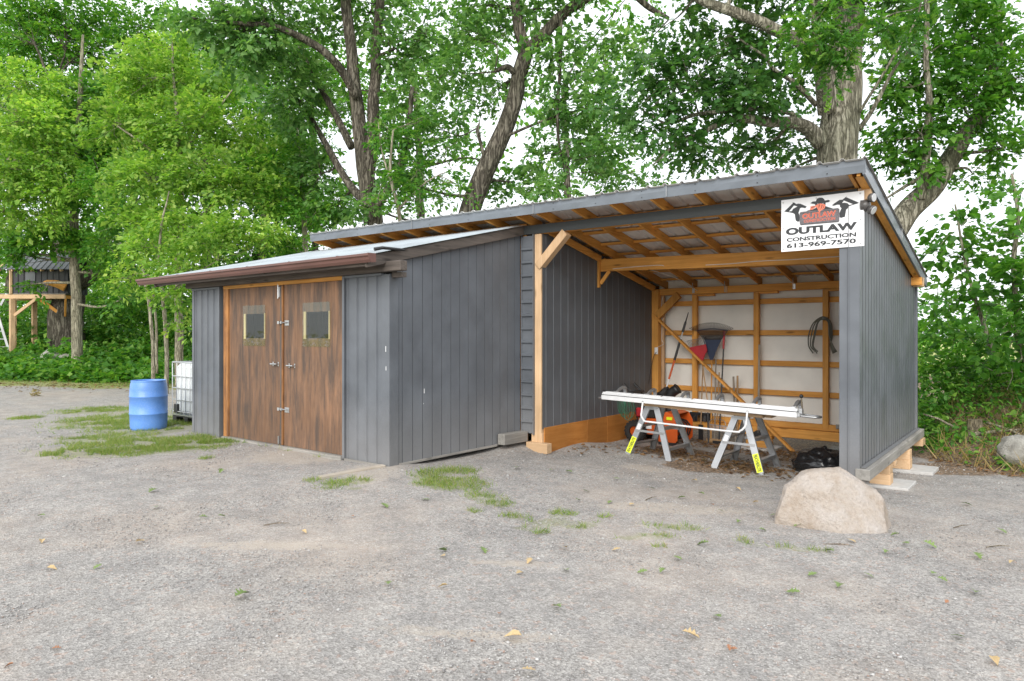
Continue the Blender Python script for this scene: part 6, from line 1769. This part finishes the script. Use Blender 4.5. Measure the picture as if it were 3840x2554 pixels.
# ------------------------------------------------------------------ grass
def blades(plist, dens, hgt, seed, mat, name, label, thresh=.0):
    r = np.random.default_rng(seed)
    P = []
    for p in plist:
        n = int(dens * math.pi * p[2] * p[3])
        a = r.uniform(0, 2 * math.pi, n); q = np.sqrt(r.uniform(0, 1, n)) * r.uniform(.6, 1.3, n)
        x = p[0] + (np.cos(a) * p[2] * q)[:] * RGT[0] + np.sin(a) * p[3] * q * FWD[0]
        y = p[1] + np.cos(a) * p[2] * q * RGT[1] + np.sin(a) * p[3] * q * FWD[1]
        nz = np.array([mnoise.noise(Vector((u * 2.3, v * 2.3, 1.0))) + .5 * mnoise.noise(Vector((u * 7, v * 7, 4.0))) for u, v in zip(x, y)])
        ok = (nz > thresh - .25 * (1 - q)) & ~((x > -11.25) & (x < -6.35) & (y > 5.66)) & (np.hypot(x + 12.29, y - 5.467) > .3)
        P.append(np.stack([x[ok], y[ok]], 1))
    P = np.concatenate(P); m = len(P)
    z = ground(P[:, 0], P[:, 1])
    pos = np.stack([P[:, 0], P[:, 1], z - .004], 1)
    d = np.stack([r.normal(0, .75, m), r.normal(0, .75, m), np.ones(m)], 1)
    nn = np.stack([r.normal(0, 1, m), r.normal(0, 1, m), r.normal(0, .3, m)], 1)
    T = (np.array([(0, .5), (0, -.5), (1, 0)], float), np.array([(0, 1, 2)]))
    V, F_ = leaf_arrays(pos, d, nn, hgt * r.uniform(.5, 1.4, m), .10, T, 0, .35)
    o = np_mesh(name, V, F_, mat)
    o['kind'] = 'stuff'; o['label'] = label; o['category'] = 'grass'
blades(GRASS, 3000, .06, 71, 'grass', 'grass', 'short grass growing through the gravel around the blue drum', .02)
blades(TUFT, 3400, .055, 72, 'grass', 'grass', 'sparse grass tufts in the gravel in front of the sheds', -.12)
blades(LAWN, 260, .09, 73, 'grass', 'grass', 'grass verge between the gravel and the wood', -.1)
wx = [(-11.0 + .3 * k, 5.66, .18, .04) for k in range(12)]
blades([(a, b, c, d) for a, b, c, d in wx], 1500, .07, 74, 'grass', 'grass', 'grass growing along the foot of the closed shed doors', .05)
r = np.random.default_rng(75)
n = 2600
x = r.uniform(-1.4, 2.2, n); e = r.uniform(.2, 3.0, n); y = 12.1 + (e - (x + 1.46) * .58) / .82
V, F_ = leaf_arrays(np.stack([x, y, ground(x, y)], 1), np.stack([r.normal(0, .6, n), r.normal(0, .6, n), np.ones(n)], 1), r.normal(0, 1, (n, 3)), r.uniform(.12, .4, n), .05, (np.array([(0, .5), (0, -.5), (1, 0)], float), np.array([(0, 1, 2)])), 0, .4)
o = np_mesh('dry_grass', V, F_, 'straw'); o['kind'] = 'stuff'; o['label'] = 'dry yellow grass stems on the earth bank'; o['category'] = 'grass'

# ------------------------------------------------------------------ stones of the gravel
def stones(n, zr_, lo, hi, seed, mat, name, label):
    r = np.random.default_rng(seed)
    Z = zr_[0] + (zr_[1] - zr_[0]) * r.uniform(0, 1, n) ** .8
    L = r.uniform(-.80, .80, n) * Z
    p = Z[:, None] * FWD[None] + L[:, None] * RGT[None]
    ok = ~((p[:, 0] > -11.3) & (p[:, 0] < -6.2) & (p[:, 1] > 5.6)) & (((p[:, 1] - 12.1) * .82 + (p[:, 0] + 1.46) * .58) < .3)
    p = p[ok]; n = len(p)
    p[:, 2] = ground(p[:, 0], p[:, 1])
    base = np.array([(1, 0, 0), (-1, 0, 0), (0, 1, 0), (0, -1, 0), (0, 0, 1), (0, 0, -1)], float)
    F0 = np.array([(0, 2, 4), (2, 1, 4), (1, 3, 4), (3, 0, 4), (2, 0, 5), (1, 2, 5), (3, 1, 5), (0, 3, 5)])
    s = r.uniform(lo, hi, n) * (1 + .8 * (r.uniform(0, 1, n) > .97))
    B = base[None] * r.uniform(.55, 1.2, (n, 6, 1)) + r.normal(0, .22, (n, 6, 3))
    B[..., 2] *= .55
    a = r.uniform(0, 6.28, n)
    ca, sa = np.cos(a)[:, None], np.sin(a)[:, None]
    x = B[..., 0] * ca - B[..., 1] * sa; y = B[..., 0] * sa + B[..., 1] * ca
    V = np.stack([x, y, B[..., 2]], -1) * s[:, None, None] + p[:, None, :]
    F_ = F0[None] + (np.arange(n) * 6)[:, None, None]
    o = np_mesh(name, V.reshape(-1, 3), F_.reshape(-1, 3), mat)
    o['kind'] = 'stuff'; o['label'] = label; o['category'] = 'gravel'
def stone_mat():
    m, nt, b = new_mat('gravel_stone')
    geo = nd(nt, 'ShaderNodeNewGeometry')
    r1 = ramp(nt, [(0, (.20, .19, .182)), (.4, (.33, .32, .31)), (.8, (.42, .41, .395)), (.93, (.52, .51, .495)), (1, (.36, .25, .20))])
    nt.links.new(geo.outputs['Random Per Island'], r1.inputs['Fac'])
    nt.links.new(r1.outputs['Color'], b.inputs['Base Color'])
    b.inputs['Roughness'].default_value = .9
    b.inputs['Specular IOR Level'].default_value = .2
    return m
M['stone'] = stone_mat()
stones(42000, (2.7, 7.5), .0035, .009, 81, 'stone', 'gravel_stones', 'loose crushed stone in the foreground')
stones(14000, (7.5, 12.5), .006, .014, 82, 'stone', 'gravel_stones', 'loose crushed stone in front of the sheds')

# ------------------------------------------------------------------ litter inside the open shed and along the bank
def litter(pts, size, seed, name, label):
    r = np.random.default_rng(seed)
    n = len(pts)
    pos = np.stack([pts[:, 0], pts[:, 1], ground(pts[:, 0], pts[:, 1]) + r.uniform(.004, .025, n)], 1)
    d = np.stack([r.normal(0, 1, n), r.normal(0, 1, n), r.normal(0, .15, n)], 1)
    nn = np.stack([r.normal(0, .3, n), r.normal(0, .3, n), np.ones(n)], 1)
    V, F_ = leaf_arrays(pos, d, nn, size * r.uniform(.5, 1.3, n), .8, LOBED, .35, .25)
    o = np_mesh(name, V, F_, 'litter'); o['kind'] = 'stuff'; o['label'] = label; o['category'] = 'leaf litter'
r = np.random.default_rng(91)
pts = np.concatenate([np.stack([r.normal(-4.5, .45, 260), r.normal(9.75, .3, 260)], 1), np.stack([r.normal(-3.2, .5, 420), r.normal(9.55, .25, 420)], 1), np.stack([r.uniform(-5.6, -1.9, 900), 12.0 - np.abs(r.normal(0, .55, 900))], 1), np.stack([r.normal(-5.6, .2, 60), r.normal(9.2, .3, 60)], 1), np.stack([r.uniform(-3.2, -1.9, 120), r.uniform(9.0, 11, 120)], 1)])
pts = pts[(pts[:, 0] > -5.95) & (pts[:, 0] < -1.75) & (pts[:, 1] > 8.5) & (pts[:, 1] < 12.6)]
litter(pts, .075, 92, 'leaf_litter', 'brown dead leaves drifted under the sawhorses and back wall')
e = np.abs(r.normal(0, .55, 500)) + .05; x = r.uniform(-1.4, 3.0, 500)
litter(np.stack([x, 12.1 + (e - (x + 1.46) * .58) / .82], 1), .08, 93, 'leaf_litter', 'brown dead leaves along the foot of the earth bank')
x = r.uniform(-24, -9, 700); zz = 23.0 - .13 * (x + 25) + r.normal(0, .8, 700)
litter(x[:, None] * RGT[None, :2] + zz[:, None] * FWD[None, :2], .12, 94, 'leaf_litter', 'brown dead leaves along the wood edge verge')

# ------------------------------------------------------------------ single fallen leaves on the gravel
def leaf_obj_mesh(seed, tm, fold):
    r = np.random.default_rng(seed)
    V, F_ = leaf_arrays(np.array([[-.5, 0, 0.0]]), np.array([[1., 0, r.normal(0, .06)]]), np.array([[0, r.normal(0, .2), 1.]]), np.array([1.0]), .85, tm, fold, .22)
    V[:, 2] -= V[:, 2].min()
    me = bpy.data.meshes.new('fallen_leaf')
    me.from_pydata(V.tolist(), [], F_.tolist())
    return me
LM = {}
for mt in ('leaf_fall_green', 'leaf_fall_tan', 'leaf_fall_rust'):
    LM[mt] = []
    for k, (tm, f) in enumerate(((LOBED, .45), (LOBED, .15), (OVATE, .5))):
        me = leaf_obj_mesh(k, tm, f); me.materials.append(M[mt]); LM[mt].append(me)
spots = [(885,1169,'g',26),(1018,1273,'g',30),(1113,1272,'g',24),(1303,1318,'g',24),(894,1348,'g',22),(557,1378,'g',40),(1283,1404,'g',26),(1180,1473,'t',36),(1590,1470,'t',36),(1217,1550,'t',30),(1219,1297,'t',20),(1197,1326,'t',22),(1019,1356,'t',20),(1480,1322,'g',22),(1525,1319,'g',20),(1827,1370,'g',30),(1872,1328,'g',22),(2205,1472,'g',26),(2245,1370,'g',30),(1932,1355,'g',30),(1678,1497,'r',18),(1651,1426,'g',28),
  (2225,1165,'g',20),(2305,1227,'g',26),(2250,1286,'g',26),(2140,1260,'g',26),(2085,1256,'g',22),(2062,1236,'g',18),(1838,1215,'g',20),(1620,1258,'g',26),(1700,1205,'g',16),(1756,1225,'g',16),(1350,1135,'g',16),(1270,1085,'g',14),(1310,1090,'g',16),(1190,1080,'g',18),(980,1155,'g',18),(468,1195,'g',16),(352,1135,'g',22),(360,1172,'g',22),(508,1088,'g',16),(510,1193,'g',16),(226,1310,'g',18),(95,1192,'g',14),(812,1192,'r',12),(700,1230,'t',16),(322,1252,'t',20),(95,1252,'t',18),(120,1315,'t',16),(1020,1285,'t',16),(1300,1265,'t',20),(1420,1270,'t',18),(1090,1485,'r',18),(1150,1418,'r',14),(130,1500,'r',22),(20,1540,'r',20),(1690,1500,'r',16),(2290,1530,'t',30),(2180,1390,'r',14),(1330,1155,'g',14),(1405,1160,'g',16),(1455,1165,'t',14),(1500,1128,'g',14),(1570,1150,'g',16),(1615,1140,'g',14),(1660,1180,'g',14),(1560,1290,'g',22),(1850,1210,'g',18),(1910,1275,'g',26),(1960,1250,'t',22),(2000,1330,'g',20),(2040,1275,'g',18),(2150,1325,'g',20),(2170,1340,'g',20),(2330,1300,'t',16),(1780,1190,'g',14),(1740,1160,'t',12),(1420,1105,'g',12),(1600,1110,'t',14),(1700,1130,'t',14),(1640,1165,'r',10)]
CM = {'g': 'leaf_fall_green', 't': 'leaf_fall_tan', 'r': 'leaf_fall_rust'}
r = np.random.default_rng(99)
for i, (px, py, k, wpx) in enumerate(spots):
    p = onG(px, py); Z = p @ FWD
    mt = CM[k]
    me = LM[mt][int(r.integers(0, 3)) if k != 'g' else int(r.integers(0, 2))]
    o = bpy.data.objects.new('fallen_leaf', me)
    col.objects.link(o)
    s = min(.20, max(.07, wpx * 1.15 * Z / FD)) * (.65 if k == 'r' else 1.0)
    o.scale = (s, s, s)
    o.rotation_euler = (r.normal(0, .12), r.normal(0, .12), r.uniform(0, 6.28))
    o.location = (p[0], p[1], p[2] + .012)
    zone = ('close to the camera' if py > 1400 else 'beside the boulder' if px > 1950 else 'between the sawhorses and the boulder' if px > 1500 and py < 1235 else 'in front of the boulder' if px > 1500 else
            'below the closed shed doors' if px < 1000 and py < 1200 else 'on the left of the yard' if px < 1000 else 'around the grass tufts' if py < 1240 else 'in the middle of the yard')
    lab = '%s fallen leaf on the gravel %s' % ({'g': 'green', 't': 'tan', 'r': 'rust red'}[k], zone)
    tag(o, lab, 'leaf', lab.replace('fallen leaf', 'fallen leaves'))
for k, (px, py, a, lab) in enumerate(((2215, 1215, .4, 'thin dark twig on the gravel right of the boulder, nearest the slabs'), (1935, 1258, -.2, 'thin dark twig on the gravel between the boulder and the right frame edge'), (2300, 1262, .1, 'thin dark twig on the gravel at the right frame edge'), (1500, 1150, .8, 'thin dark twig on the gravel in front of the sawhorses'), (640, 1210, .3, 'thin dark twig on the gravel below the closed shed doors'))):
    q = onG(px, py); dd = RGT * math.cos(a) + FWD * math.sin(a)
    tag(MB().tube([q - dd * .12 + UPV * .012, q + UPV * .022, q + dd * .10 + UPV * .014], [.005, .005, .002], 5).build('fallen_twig', 'twig'), lab, 'twig', 'twigs fallen on the gravel')
# moss clump and twig on the left gravel
q = onG(83, 912)
V, F_ = sprays(np.tile(q + np.array([0, 0, .08]), (14, 1)) + np.random.default_rng(3).normal(0, .05, (14, 3)), np.random.default_rng(4).normal(0, 1, (14, 3)), 10, .14, .05, .6, KITE, seed=8)
o = np_mesh('dry_clump', V, F_, 'straw'); tag(o, 'small dry yellowish clump on the gravel far left', 'clump')
q = onG(142, 877)
mb = MB(); mb.tube([q + np.array([-.3, 0, .02]), q + np.array([0, .05, .05]), q + np.array([.25, -.03, .04])], [.012, .01, .005], 5); mb.tube([q + np.array([0.1, .0, .05]), q + np.array([.15, 0, .22])], [.007, .004], 5)
tag(mb.build('fallen_twig', 'twig'), 'dark fallen twig on the far gravel left of the drum', 'twig')
print('leaf triangles', LEAFCOUNT[0])
